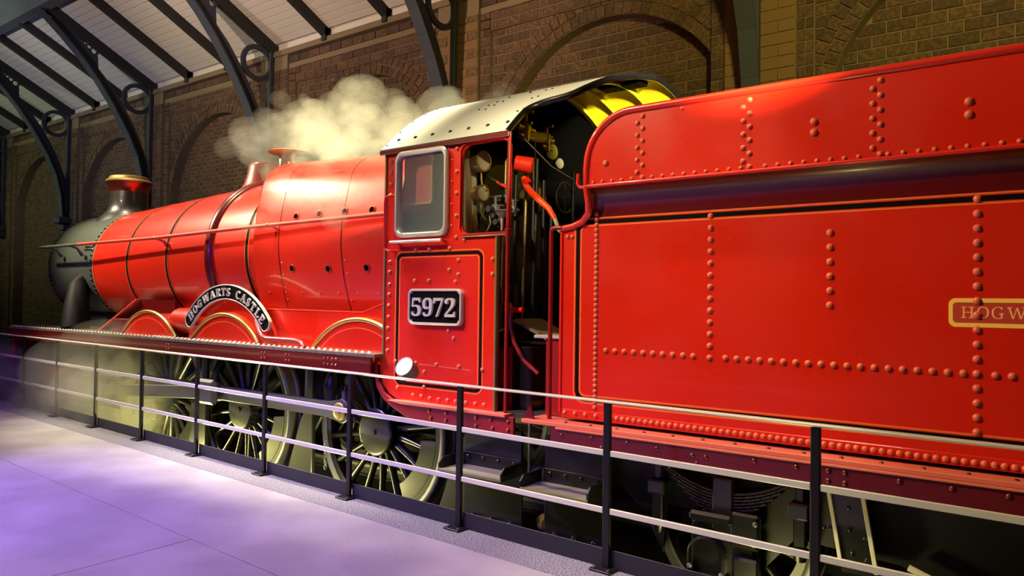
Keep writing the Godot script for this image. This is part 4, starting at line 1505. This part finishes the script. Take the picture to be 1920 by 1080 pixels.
func cab_fittings(o: Node3D) -> void:
	# boiler backhead
	var bk := nb(true)
	var ring := firebox_ring(-4.9)
	var r2 := []
	var r3 := []
	for p in ring:
		r2.append(V(-4.45, lerpf(p.y, 2.1, 0.08), p.z * 0.58))
		r3.append(V(-4.40, lerpf(p.y, 2.1, 0.16), p.z * 0.50))
	var r1 := []
	for p in ring:
		r1.append(V(-4.9, lerpf(p.y, 2.1, 0.08), p.z * 0.58))
	loft(bk, [r1, r2], true, 1)
	loft(bk, [r2, r3], true, 2)
	bk.set_smooth_group(-1)
	for k in range(1, r3.size() - 1):
		t(bk, r3[0], r3[k], r3[k + 1])
	var bh := part("backhead", bk, M.backhead, o)
	part("fire_door", lathem([Vector2(0.22, 0), Vector2(0.22, 0.03), Vector2(0.18, 0.05), Vector2(0, 0.05)], facing(V(1, 0, 0), V(-4.40, 1.62, 0)), 24), M.gloss_black, bh)
	# lagged pipe and two brass gauges just inside the rear window
	part("lagged_pipe", tubem([V(-4.2, 3.0, 1.02), V(-4.17, 2.9, 1.02), V(-4.15, 2.6, 1.02), V(-4.14, 2.2, 1.02), V(-4.12, 1.6, 1.02)], 0.042, 14), M.lagging, o)
	part("lagged_pipe", tubem([V(-4.18, 2.92, 0.9), V(-4.15, 2.4, 0.93), V(-4.1, 2.2, 0.95)], 0.03, 12), M.lagging, o)
	for p in [[-4.03, 2.83, 0.98, 0.085], [-4.03, 2.56, 0.98, 0.07]]:
		var g := node("gauge", o)
		var f := facing(V(1, 0, 0.12), V(p[0] - 0.05, p[1], p[2]))
		var r: float = p[3]
		part("gauge_case", lathem([Vector2(0, 0), Vector2(r * 0.95, 0), Vector2(r, 0.01), Vector2(r, 0.07), Vector2(r * 1.06, 0.075), Vector2(r * 1.06, 0.09), Vector2(r * 0.9, 0.095), Vector2(r * 0.88, 0.08)], f, 28), M.dull_brass, g)
		part("gauge_face", lathem([Vector2(r * 0.9, 0.078), Vector2(0, 0.079)], f, 28), M.dial, g)
		part("gauge_pipe", tubem([V(p[0], p[1] - r, p[2]), V(p[0] + 0.01, p[1] - r - 0.1, p[2]), V(p[0] + 0.05, p[1] - r - 0.16, p[2] - 0.02)], 0.009, 8), M.dull_brass, g)
	part("looped_pipe", tubem([V(-4.02, 2.48, 0.97), V(-4.0, 2.40, 0.97), V(-4.03, 2.34, 0.97), V(-4.05, 2.27, 0.98), V(-4.02, 2.21, 0.98), V(-3.96, 2.23, 0.97), V(-3.93, 2.30, 0.96), V(-3.95, 2.36, 0.95), V(-3.99, 2.38, 0.94)], 0.010, 8), M.rod_steel, o)
	for p in [[-3.93, 2.42, 0.9, 1.5], [-3.88, 2.36, 0.92, 1.2], [-3.82, 2.30, 0.95, 1.4], [-3.9, 2.52, 0.8, 1.3], [-3.78, 2.42, 0.85, 1.0]]:
		pipe_valve(o, V(p[0], p[1], p[2]), p[3], M.rod_steel)
	part("funnel", lathem([Vector2(0.012, -0.1), Vector2(0.014, 0.0), Vector2(0.06, 0.05), Vector2(0.055, 0.05), Vector2(0.01, 0.0)], at(-3.78, 2.33, 1.0), 16), M.silver, o)
	for k in 4:
		part("pipe", tubem([V(-3.98 + k * 0.07, 2.9, 0.7 - k * 0.06), V(-3.97 + k * 0.07, 2.45, 0.72 - k * 0.06), V(-3.98 + k * 0.07, 1.2, 0.75 - k * 0.06)], 0.014 + 0.004 * (k % 2), 8), M.backhead if k % 2 else M.dull_brass, o)
	var lv := nb(true)
	rod(lv, V(-3.98, 2.70, 0.95), V(-3.80, 2.62, 0.98), 0.012)
	var lever := part("small_lever", lv, M.backhead, o)
	part("lever_grip", tubem([V(-3.86, 2.645, 0.97), V(-3.74, 2.585, 0.985)], 0.014, 8), M.bright_red, lever)
	# overhead fittings near the roof
	part("steam_manifold", tubem([V(-4.2, 3.24, 0.16), V(-4.2, 3.25, 0.0), V(-4.2, 3.27, -0.2)], 0.055, 14), M.lagging, o)
	for p in [[-4.18, 3.30, 0.14, 1.9], [-4.18, 3.22, 0.14, 1.6], [-4.18, 3.26, -0.22, 1.6], [-4.18, 3.18, -0.23, 1.3]]:
		pipe_valve(o, V(p[0], p[1], p[2]), p[3], M.dull_brass)
	part("thin_pipe", tubem([V(-4.0, 3.22, 0.6), V(-3.85, 3.05, 0.55), V(-3.7, 2.85, 0.4), V(-3.55, 2.72, 0.2), V(-3.4, 2.70, 0.0), V(-3.3, 2.74, -0.2)], 0.007, 6), M.rod_steel, o)
	for e in [[3.17, -0.39, 0.088, M.yellow_dial], [3.07, -0.54, 0.058, M.dial]]:
		var g := node("pressure_gauge", o)
		var f := facing(V(1, 0, 0.25), V(-4.25, e[0], e[1]))
		var r: float = e[2]
		part("gauge_case", lathem([Vector2(r, -0.02), Vector2(r * 1.05, 0.0), Vector2(r * 1.05, 0.03), Vector2(r * 0.92, 0.035)], f, 28), M.gloss_black, g)
		part("gauge_face", lathem([Vector2(r * 0.95, 0.03), Vector2(0, 0.031)], f, 28), e[3], g)
	var hw := nb(true)
	var hp := []
	for k in 24:
		hp.append(V(-4.2, 2.72 + 0.16 * sin(TAU * k / 24), -0.6 + 0.16 * cos(TAU * k / 24)))
	tube(hw, hp, 0.016, 8, true)
	for k in 4:
		rod(hw, V(-4.2, 2.72, -0.6), hp[k * 6], 0.01, 6)
	part("hand_wheel", hw, M.backhead, o)
	part("stand_pipe", tubem([V(-4.2, 3.2, -0.02), V(-4.2, 2.7, -0.04), V(-4.2, 2.2, -0.04)], 0.028, 10), M.backhead, o)
	part("brake_valve", lathem([Vector2(0, 0), Vector2(0.11, 0.0), Vector2(0.12, 0.05), Vector2(0.12, 0.16), Vector2(0.08, 0.2), Vector2(0, 0.2)], facing(V(1, 0, 0), V(-4.4, 2.66, -0.18)), 22), M.dull_brass, o)
	for e in [[-3.85, 2.25, 0.3], [-3.72, 2.35, 0.0], [-3.9, 2.0, 0.1]]:
		part("pipe", tubem([V(e[0], e[1] + 0.5, e[2]), V(e[0], e[1], e[2]), V(e[0] + 0.03, e[1] - 0.9, e[2])], 0.02, 8), M.backhead, o)
	part("lower_handle", tubem([V(-3.72, 1.575, 1.02), V(-3.54, 1.575, 1.02)], 0.022, 10), M.bright_red, o)
	part("water_hose", tubem([V(-3.75, 1.62, 0.98), V(-3.70, 1.62, 0.99), V(-3.665, 1.57, 1.02), V(-3.64, 1.45, 1.06), V(-3.585, 1.32, 1.08), V(-3.48, 1.18, 1.09), V(-3.34, 1.08, 1.08)], 0.018, 10), M.deep_red, o)
	part("driver_seat", extm(PackedVector2Array([Vector2(-3.95, 1.30), Vector2(-3.3, 1.30), Vector2(-3.3, 1.33), Vector2(-3.5, 1.42), Vector2(-3.68, 1.50), Vector2(-3.8, 1.42), Vector2(-3.95, 1.36)]), 0.55, 0.95, 0.02), M.seat_tan, o)
	part("seat_box", spanm(-4.2, -3.45, 0.77, 1.28, 0.5, 1.02, 0.01), M.gloss_black, o)
	part("cab_door", spanm(-3.80, -3.63, 0.77, 1.27, 1.02, 1.05, 0.005), M.deep_red, o)


# ---------- the tender ----------
func tender() -> void:
	var o := thing("tender", "tall red riveted tender with flared top coupled behind the cab", "tender")
	var x1 := 3.2
	var z := 1.2
	var zu := 1.32
	# side sheet with its curved front corner
	var lower := PackedVector2Array([Vector2(-3.06, 0.82), Vector2(x1, 0.82), Vector2(x1, 2.26), Vector2(-2.80, 2.26), Vector2(-2.86, 2.225), Vector2(-2.95, 2.20), Vector2(-3.06, 2.19)])
	var side := part("side_sheet", extm(lower, z - 0.03, z), M.red_paint, o)
	# coving: a concave flare from the side sheet out to the upper panel
	var cv := nb(true)
	var prof := []
	for k in 9:
		var a := lerpf(0.0, PI / 2, k / 8.0)
		prof.append(Vector2(z + 0.125 * (1 - cos(a)), 2.25 + 0.21 * sin(a)))
	prof.append(Vector2(zu + 0.012, 2.47))
	for j in prof.size() - 1:
		q(cv, V(-2.79, prof[j].y, prof[j].x), V(x1, prof[j].y, prof[j].x), V(x1, prof[j + 1].y, prof[j + 1].x), V(-2.79, prof[j + 1].y, prof[j + 1].x))
	var cove := nb()
	part("coving", cv, M.maroon, o)  # darker than the sides: shade under the flare put into the colour
	var lip := nb(true)
	rod(lip, V(-2.79, 2.472, zu + 0.004), V(x1, 2.472, zu + 0.004), 0.013, 8)
	part("coving_bead", lip, M.bright_red, o)
	# upper panel with a rounded front corner
	var up := PackedVector2Array([Vector2(-2.775, 2.465), Vector2(x1, 2.465), Vector2(x1, 2.975)])
	var cnr := arc_pts(-2.42, 2.62, 0.355, PI / 2, PI, 12)
	up.append_array(cnr)
	var panel := part("upper_panel", extm(up, zu - 0.03, zu), M.red_paint, o)
	var bp := [V(-3.065, 2.19, z), V(-2.96, 2.205, z), V(-2.87, 2.235, z + 0.01), V(-2.81, 2.29, z + 0.03), V(-2.785, 2.36, z + 0.07), V(-2.778, 2.46, zu - 0.01), V(-2.778, 2.6, zu - 0.005)]
	for k in range(cnr.size() - 1, -1, -1):
		bp.append(V(cnr[k].x, cnr[k].y, zu - 0.005))
	bp.append(V(x1, 2.975, zu - 0.005))
	part("coping_bead", tubem(bp, 0.026, 12), M.boiler_red, o)
	part("front_hook", tubem([V(-2.845, 2.57, zu), V(-2.85, 2.50, zu), V(-2.835, 2.475, zu), V(-2.79, 2.468, zu)], 0.012, 8), M.bright_red, o)
	# inside of the coal space, far side and front
	var far := nb()
	span(far, -3.06, x1, 0.82, 2.26, -z, -z + 0.03)
	span(far, -2.75, x1, 2.25, 2.97, -zu, -zu + 0.03)
	span(far, -3.0, -2.96, 0.82, 2.1, -z, z - 0.03)
	span(far, -2.96, x1, 2.1, 2.14, -z + 0.03, z - 0.03)
	part("tank", far, M.maroon, o)
	# lining
	for e in [["lining", M.orange_line, 0.0, 0.011], ["black_lining", M.black_line, 0.017, 0.030], ["lining", M.orange_line, 0.053, 0.011]]:
		rim_line(side, e[0], e[1], -2.945, 3.1, 0.905, 2.262, 0.09, e[2], e[3], z, 0.0012)
	# rivets
	for k in 37:
		rivet(side, -2.757, 2.285 - k * 0.0389, z, 0.0178, M.rivet_lit_red)
	for k in 13:
		rivet(side, -1.895, 2.223 - k * 0.0775, z, 0.0195, M.rivet_lit_red)
	for k in 6:
		rivet(side, -1.151, 2.081 - k * 0.0866, z, 0.0205, M.rivet_lit_red)
	for k in 17:
		rivet(side, -0.402, 2.229 - k * 0.0782, z, 0.0205, M.rivet_lit_red)
	var x := -2.67
	while x < -0.15:
		if absf(x + 0.402) > 0.042 and absf(x + 1.895) > 0.042:
			rivet(side, x, lerpf(1.302, 1.288, (x + 2.67) / 2.4), z, 0.0195, M.rivet_lit_red)
		x += 0.0735
	for k in 34:
		var xx := -2.72 + k * 0.0761
		if absf(xx + 2.33) > 0.035 and absf(xx + 1.60) > 0.035 and absf(xx + 0.86) > 0.035:
			rivet(panel, xx, 2.497, zu, 0.0135, M.rivet_lit_red)
	for c in [-2.335, -1.60, -0.858]:
		for k in 6:
			rivet(panel, c, 2.918 - k * 0.0835, zu, 0.017, M.rivet_lit_red)
		for k in 5:
			rivet(panel, c - 0.04, 2.876 - k * 0.0843, zu, 0.017, M.rivet_lit_red)
	for p in [[-1.216, 2.731], [-1.216, 2.668], [-0.431, 2.733], [-0.431, 2.665], [-2.619, 2.625]]:
		rivet(panel, p[0], p[1], zu, 0.022, M.rivet_lit_red)
	rivet(panel, -2.05, 2.93, zu, 0.012, M.rivet_lit_red)
	for p in [[-3.005, 2.13], [-2.965, 2.13]]:
		rivet(side, p[0], p[1], z, 0.016, M.rivet_lit_red)
	# name on the side: gold frame, red ground, letters
	var np := node("side_name", o)
	np.set_meta("label", "gold rimmed name panel with salmon letters on the tender side")
	var fr := nb()
	frame(fr, rrect(-0.535, 1.35, 1.539, 1.695, 0.034, 8), rrect(-0.515, 1.33, 1.562, 1.672, 0.02, 8), z - 0.002, z + 0.0014)
	part("name_frame", fr, M.plate_gold, np)
	part("name_ground", extm(rrect(-0.517, 1.332, 1.560, 1.674, 0.02, 8), z - 0.002, z + 0.0008), M.plate_red, np)
	var px := -0.476
	for ch in "HOGWARTS EXPRESS":
		if ch == " ":
			px += 0.06
			continue
		var m := letter_mesh(ch, 0.064 if ch in "OGS" else 0.061, 0.002, false)
		var b := m.get_aabb()
		part("letter", m, M.plate_letter, np, at(px - b.position.x, 1.6185 - b.get_center().y, z + 0.001))
		px += b.size.x + 0.012
	# angle iron with close set rivets, running plate, valance
	part("bottom_angle", spanm(-3.03, x1, 0.79, 0.856, z, z + 0.022, 0.006), M.red_paint, o)
	for k in 4:
		rivet(side, -3.0 + k * 0.088, 0.829, z + 0.022, 0.017, M.rivet_lit_red)
	for k in 56:
		rivet(side, -2.655 + k * 0.0449, lerpf(0.829, 0.818, k / 56.0), z + 0.022, 0.0175, M.rivet_lit_red)
	var plate := nb()
	span(plate, -3.31, x1, 0.735, 0.765, -1.34, 1.345, 0.004)
	span(plate, -3.0, x1, 0.72, 0.735, 1.2, 1.352, 0.003)
	var run := part("running_plate", plate, M.dusty_lit_ledge, o)
	for k in 14:
		rivet(run, -2.95 + k * 0.21, 0.765, 1.285, 0.012, M.maroon, Vector3.UP, "bolt")
	part("plate_toe", extm(PackedVector2Array([Vector2(-3.33, 0.76), Vector2(-3.22, 0.76), Vector2(-3.22, 0.80), Vector2(-3.25, 0.87)]), 1.30, 1.312, 0.002), M.maroon, o)
	var va := part("valance", spanm(-3.05, x1, 0.59, 0.735, 1.31, 1.335, 0.003), M.maroon, o)
	part("valance_edge", spanm(-3.05, x1, 0.588, 0.598, 1.308, 1.338, 0.002), M.deep_red, va)
	for g in [[-2.95, 0.68], [-2.7, 0.69], [-2.62, 0.63], [-2.42, 0.69], [-2.2, 0.68], [-1.95, 0.67], [-1.92, 0.62], [-1.86, 0.67], [-1.55, 0.69], [-1.3, 0.69], [-1.12, 0.695], [-1.12, 0.635], [-1.03, 0.695], [-1.03, 0.635], [-0.75, 0.69], [-0.5, 0.69], [-0.25, 0.69]]:
		rivet(va, g[0], g[1], 1.335, 0.016, M.maroon, Vector3.BACK, "bolt")
	# front pole and its stay
	part("handrail_pole", tubem([V(-3.135, 0.76, 1.225), V(-3.135, 2.17, 1.225), V(-3.13, 2.19, 1.225), V(-3.11, 2.2, 1.225), V(-3.05, 2.2, 1.215)], 0.017, 10), M.deep_red, o)
	part("front_beading", spanm(-3.068, -3.045, 0.82, 2.19, z - 0.03, z + 0.012, 0.005), M.bright_red, o)
	part("locker", spanm(-3.26, -3.06, 0.77, 1.36, 0.88, 1.1, 0.006), M.deep_red, o)
	part("locker_lid", spanm(-3.36, -3.05, 1.36, 1.385, 0.8, 1.12, 0.004), M.silver, o)
	# hand brake column: red drum on a bent orange lever
	var hb := node("brake_lever", o)
	part("lever_drum", lathem([Vector2(0, 0), Vector2(0.062, 0.0), Vector2(0.068, 0.006), Vector2(0.068, 0.15), Vector2(0.062, 0.156), Vector2(0, 0.156)], facing(V(0.80, -0.16, -0.42), V(-3.86, 2.845, 0.72)), 24), mk("drum_red", Color(0.95, 0.19, 0.07), 0.4), hb)
	part("lever_arm", tubem([V(-3.80, 2.72, 0.68), V(-3.77, 2.64, 0.68), V(-3.70, 2.57, 0.69), V(-3.52, 2.43, 0.70), V(-3.45, 2.34, 0.71)], [0.026, 0.030, 0.034, 0.026, 0.022], 10), mk("lever_orange", Color(0.93, 0.27, 0.07), 0.4), hb)
	part("lever_foot", tubem([V(-3.45, 2.34, 0.71), V(-3.40, 2.24, 0.72), V(-3.33, 2.2, 0.72)], 0.018, 8), M.lagging, hb)
	part("lever_collar", lathem([Vector2(0.02, 0), Vector2(0.036, 0.01), Vector2(0.036, 0.05), Vector2(0.02, 0.06)], facing(V(0.6, -0.6, 0), V(-3.78, 2.7, 0.68)), 14), M.bright_red, hb)
	# underframe: frame plate, springs, axleboxes, wheel
	var fp := nb()
	ext(fp, PackedVector2Array([Vector2(-3.0, 0.72), Vector2(-3.0, 0.3), Vector2(-2.65, 0.3), Vector2(-2.45, 0.12), Vector2(-2.32, -0.12), Vector2(-2.28, 0.22), Vector2(-1.82, 0.22), Vector2(-1.78, -0.12), Vector2(-1.62, -0.1), Vector2(-1.4, 0.16), Vector2(-0.8, 0.12), Vector2(-0.3, -0.1), Vector2(3.0, -0.1), Vector2(3.0, 0.72)]), 0.94, 0.98)
	part("frame_plate", fp, M.frame_black, o)
	var sp := node("leaf_spring", o)
	for k in 9:
		var half := 0.46 - k * 0.045
		var pts := []
		for m in 13:
			var f := lerpf(-1, 1, m / 12.0)
			pts.append(V(-1.83 + half * f, 0.40 - k * 0.021 + 0.16 * (half * f / 0.46) ** 2, 1.06))
		var s := nb()
		for m in 12:
			bar(s, pts[m], pts[m + 1], 0.1, 0.014, Vector3.UP, 0.003)
		part("leaf", s, M.gloss_black, sp)
	part("spring_buckle", spanm(-1.9, -1.76, 0.16, 0.50, 1.0, 1.13, 0.01), M.gloss_black, sp)
	for xx in [-2.31, -1.35]:
		var h := nb()
		span(h, xx - 0.06, xx + 0.07, 0.32, 0.42, 1.0, 1.14, 0.012)
		span(h, xx - 0.025, xx + 0.025, 0.42, 0.62, 1.03, 1.09, 0.006)
		span(h, xx - 0.035, xx + 0.04, 0.14, 0.32, 1.03, 1.1, 0.008)
		lathe(h, [Vector2(0.035, 0.05), Vector2(0.05, 0.1), Vector2(0.05, 0.13), Vector2(0.02, 0.14)], at(xx, 0.0, 1.065), 14)
		part("spring_hanger", h, M.gloss_black, sp)
	var ab := node("axlebox", o)
	part("axlebox_body", spanm(-2.06, -1.62, -0.22, 0.2, 0.98, 1.1, 0.02), M.gloss_black, ab)
	var dome := PackedVector2Array([Vector2(-2.06, -0.2), Vector2(-1.80, -0.2), Vector2(-1.80, -0.02)])
	dome.append_array(arc_pts(-1.93, -0.02, 0.13, 0, PI, 12))
	part("axlebox_cover", extm(dome, 1.1, 1.17, 0.015), M.gloss_black, ab)
	part("axlebox_flange", spanm(-2.09, -1.77, -0.2, -0.14, 1.1, 1.19, 0.01), M.gloss_black, ab)
	part("horn_block", spanm(-1.75, -1.58, -0.22, 0.02, 1.09, 1.16, 0.015), M.gloss_black, ab)
	part("horn_block", spanm(-1.77, -1.58, 0.07, 0.3, 1.09, 1.15, 0.015), M.gloss_black, ab)
	part("spring_seat", spanm(-2.05, -1.75, 0.2, 0.27, 1.0, 1.17, 0.02), M.gloss_black, ab)
	for p in [[-2.04, -0.1], [-1.82, -0.12], [-1.60, -0.15], [-1.61, 0.12], [-1.60, 0.25]]:
		rivet(ab, p[0], p[1], 1.16, 0.018, M.rod_steel, Vector3.BACK, "bolt")
	wheel(o, -1.85, 0.1, 0.57, 0.86, 12, 0.12, 0, false)
	wheel(o, 0.25, 0.1, 0.57, 0.86, 12, 0.12, 0, false)
	# guard plate with pale edges
	var gp := node("guard_plate", o)
	part("plate_body", extm(PackedVector2Array([Vector2(-1.17, 0.55), Vector2(-0.98, 0.56), Vector2(-0.90, 0.05), Vector2(-1.10, 0.05)]), 1.08, 1.10, 0.004), M.gloss_black, gp)
	var pe := nb()
	bar(pe, V(-1.175, 0.54, 1.108), V(-1.10, 0.10, 1.108), 0.02, 0.024, V(1, 0, 0), 0.003)
	bar(pe, V(-0.985, 0.545, 1.108), V(-0.905, 0.08, 1.108), 0.02, 0.026, V(1, 0, 0), 0.003)
	bar(pe, V(-1.18, 0.55, 1.108), V(-0.98, 0.555, 1.108), 0.02, 0.016, Vector3.UP, 0.003)
	part("pale_edge", pe, M.pale_edge, gp)
	for p in [[-1.06, 0.44], [-1.055, 0.31], [-1.04, 0.17], [-0.97, 0.28], [-0.96, 0.15], [-1.16, 0.3], [-1.2, 0.3]]:
		rivet(gp, p[0], p[1], 1.10, 0.014, M.gloss_black, Vector3.BACK, "bolt")
	part("brake_beam", tubem([V(-0.75, 0.14, 1.05), V(-0.3, -0.02, 1.05)], 0.02, 8), M.pale_edge, o)
	step_unit(o, -3.24, -2.70, 0.30)
	part("step_hanger", tubem([V(-3.33, 0.75, 1.2), V(-3.33, 0.3, 1.2)], 0.012, 8), M.rod_steel, o)
	part("buffer_between", lathem([Vector2(0.09, 0), Vector2(0.11, 0.02), Vector2(0.11, 0.1), Vector2(0.06, 0.14), Vector2(0, 0.15)], facing(V(1, 0, 0.4), V(-3.42, 0.24, 0.95)), 18), M.rod_steel, o)
	part("hose_end", lathem([Vector2(0, 0), Vector2(0.06, 0.01), Vector2(0.075, 0.06), Vector2(0.05, 0.1), Vector2(0, 0.11)], facing(V(0.8, 0, 0.6), V(-3.33, -0.08, 1.0)), 16), M.seat_tan, o)


# ---------- the railing on the platform edge ----------
func railing() -> void:
	var o := thing("platform_railing", "black steel railing with pale flat rails along the platform edge", "railing")
	var zf := func(x: float) -> float: return 1.83 + (x + 2.29) * 0.0425
	var dir := V(1, 0, 0.0425).normalized()
	var turn := Basis(dir, Vector3.UP, dir.cross(Vector3.UP))
	var xs := []
	for k in 13:
		xs.append(0.2 - 1.247 * k)
	for x in xs:
		var z: float = zf.call(x)
		var p := part("post", boxm(V(0, 0.52, 0), V(0.048, 1.01, 0.03), 0.004, Basis()), M.fence_black, o, Transform3D(turn, V(x, 0, z)))
		part("base_plate", boxm(V(0.0, 0.008, 0.02), V(0.15, 0.014, 0.13), 0.003), M.fence_black, p)
		for b in [V(-0.05, 0.018, 0.06), V(0.05, 0.018, 0.06)]:
			part("bolt", lathem([Vector2(0.012, -0.004), Vector2(0.012, 0.006), Vector2(0, 0.007)], at(b.x, b.y, b.z), 6), M.steel, p)
	for k in xs.size() - 1:
		var xa: float = xs[k + 1] + 0.024
		var xb: float = xs[k] - 0.024
		for y in [0.36, 0.715]:
			var s := nb()
			bar(s, V(xa, y, zf.call(xa)), V(xb, y, zf.call(xb)), 0.018, 0.036, Vector3.UP, 0.003)
			part("rail", s, M.fence_rail, o)
		var kb := nb()
		bar(kb, V(xa, 0.062, zf.call(xa) - 0.02), V(xb, 0.062, zf.call(xb) - 0.02), 0.008, 0.115, Vector3.UP, 0.002)
		part("kick_board", kb, M.kick_blue, o)
	var hs := nb()
	bar(hs, V(-14.8, 1.032, zf.call(-14.8)), V(0.3, 1.032, zf.call(0.3)), 0.055, 0.014, Vector3.UP, 0.004)
	part("handrail", hs, M.fence_rail, o)


func extras() -> void:
	# the small bright spotlight clamped behind the handrail
	var n := V(0.08, 0.5, 0.86).normalized()
	var c := V(-4.235, 1.118, 1.66)
	var o := thing("spotlight", "bright round spotlight standing behind the railing in front of the cab", "spotlight", V(c.x, 1.0, c.z))
	var f := facing(n, V(0, c.y - 1.0, 0))
	part("lamp_can", lathem([Vector2(0, -0.15), Vector2(0.052, -0.145), Vector2(0.072, -0.1), Vector2(0.079, -0.01), Vector2(0.082, 0.0), Vector2(0.075, 0.0), Vector2(0.066, -0.03)], f, 28), M.lamp_grey, o)
	part("lamp_lens", lathem([Vector2(0.077, -0.006), Vector2(0.055, 0.004), Vector2(0, 0.01)], f, 28), glow("spotlight_lens", Color(1, 0.97, 0.86), 2.2), o)
	part("clamp", tubem([V(-0.03, 0.06, -0.07), V(-0.02, 0.0, -0.03), V(0, 0.01, 0.06)], 0.012, 8), M.fence_black, o)
	var l := SpotLight3D.new()
	l.name = "beam"
	l.light_color = Color(1, 0.95, 0.82)
	l.light_energy = 1.2
	l.spot_angle = 30
	l.spot_range = 30
	l.light_size = 0.07
	l.shadow_enabled = true
	o.add_child(l)
	l.look_at_from_position(c + n * 0.03, c + n * 2)


# ---------- steam ----------
func fog(density: float) -> FogMaterial:
	var m := FogMaterial.new()
	m.resource_name = "steam"
	m.albedo = Color(1.0, 0.99, 0.93)
	m.density = density
	return m


func puff(o: Node3D, p: Vector3, s: float, m: FogMaterial, stretch := 1.3) -> void:
	var v := FogVolume.new()
	v.name = "puff"
	v.shape = RenderingServer.FOG_VOLUME_SHAPE_ELLIPSOID
	v.size = V(s * rng.randf_range(1.0, stretch), s * rng.randf_range(0.7, 1.0), s * rng.randf_range(0.9, 1.2))
	v.position = p
	v.rotation = V(rng.randf_range(-0.6, 0.6), rng.randf_range(-3, 3), rng.randf_range(-0.6, 0.6))
	v.material = m
	o.add_child(v, true)


func steam() -> void:
	var a := thing("steam_cloud", "white steam drifting up over the firebox in front of the cab", "steam")
	a.set_meta("kind", "stuff")
	var thin := fog(0.27)
	var thick := fog(0.62)
	for k in 18:   # columns that climb from the crown of the firebox, each a chain of billows
		var p := V(lerpf(-8.2, -5.0, k / 17.0) + rng.randf_range(-0.15, 0.15), 3.2, rng.randf_range(-0.25, 0.35))
		var d := V(rng.randf_range(-0.14, 0.05), 0.085, rng.randf_range(-0.08, 0.02))
		var n := rng.randi_range(4, 7)
		for j in n:
			var s := 0.26 + 0.05 * j
			puff(a, p, s, thick if j < 2 else thin)
			for i in 5:
				puff(a, p + V(rng.randf_range(-1, 1), rng.randf_range(-0.6, 1), rng.randf_range(-1, 1)) * s * 0.62, s * rng.randf_range(0.2, 0.62), thin)
			p += d * (1.0 + 0.12 * j) + V(rng.randf_range(-0.05, 0.05), 0, 0)
	var faint := fog(0.22)
	for k in 34:   # wisps rolling down the near side of the firebox
		puff(a, V(rng.randf_range(-7.0, -5.1), rng.randf_range(2.35, 3.1), rng.randf_range(1.12, 1.3)), rng.randf_range(0.1, 0.3), faint)
	for k in 16:
		puff(a, V(rng.randf_range(-6.8, -5.9), rng.randf_range(3.15, 3.35), rng.randf_range(0.2, 0.7)), rng.randf_range(0.15, 0.35), thick)
	var b := thing("ground_mist", "pale mist lying over the rails beneath the smokebox", "steam")
	b.set_meta("kind", "stuff")
	var mist := fog(0.15)
	for k in 140:
		puff(b, V(-9.0 - 6.0 * pow(rng.randf(), 0.75), rng.randf_range(-0.35, 0.75), rng.randf_range(0.75, 1.4)), rng.randf_range(0.4, 1.1), mist, 1.7)
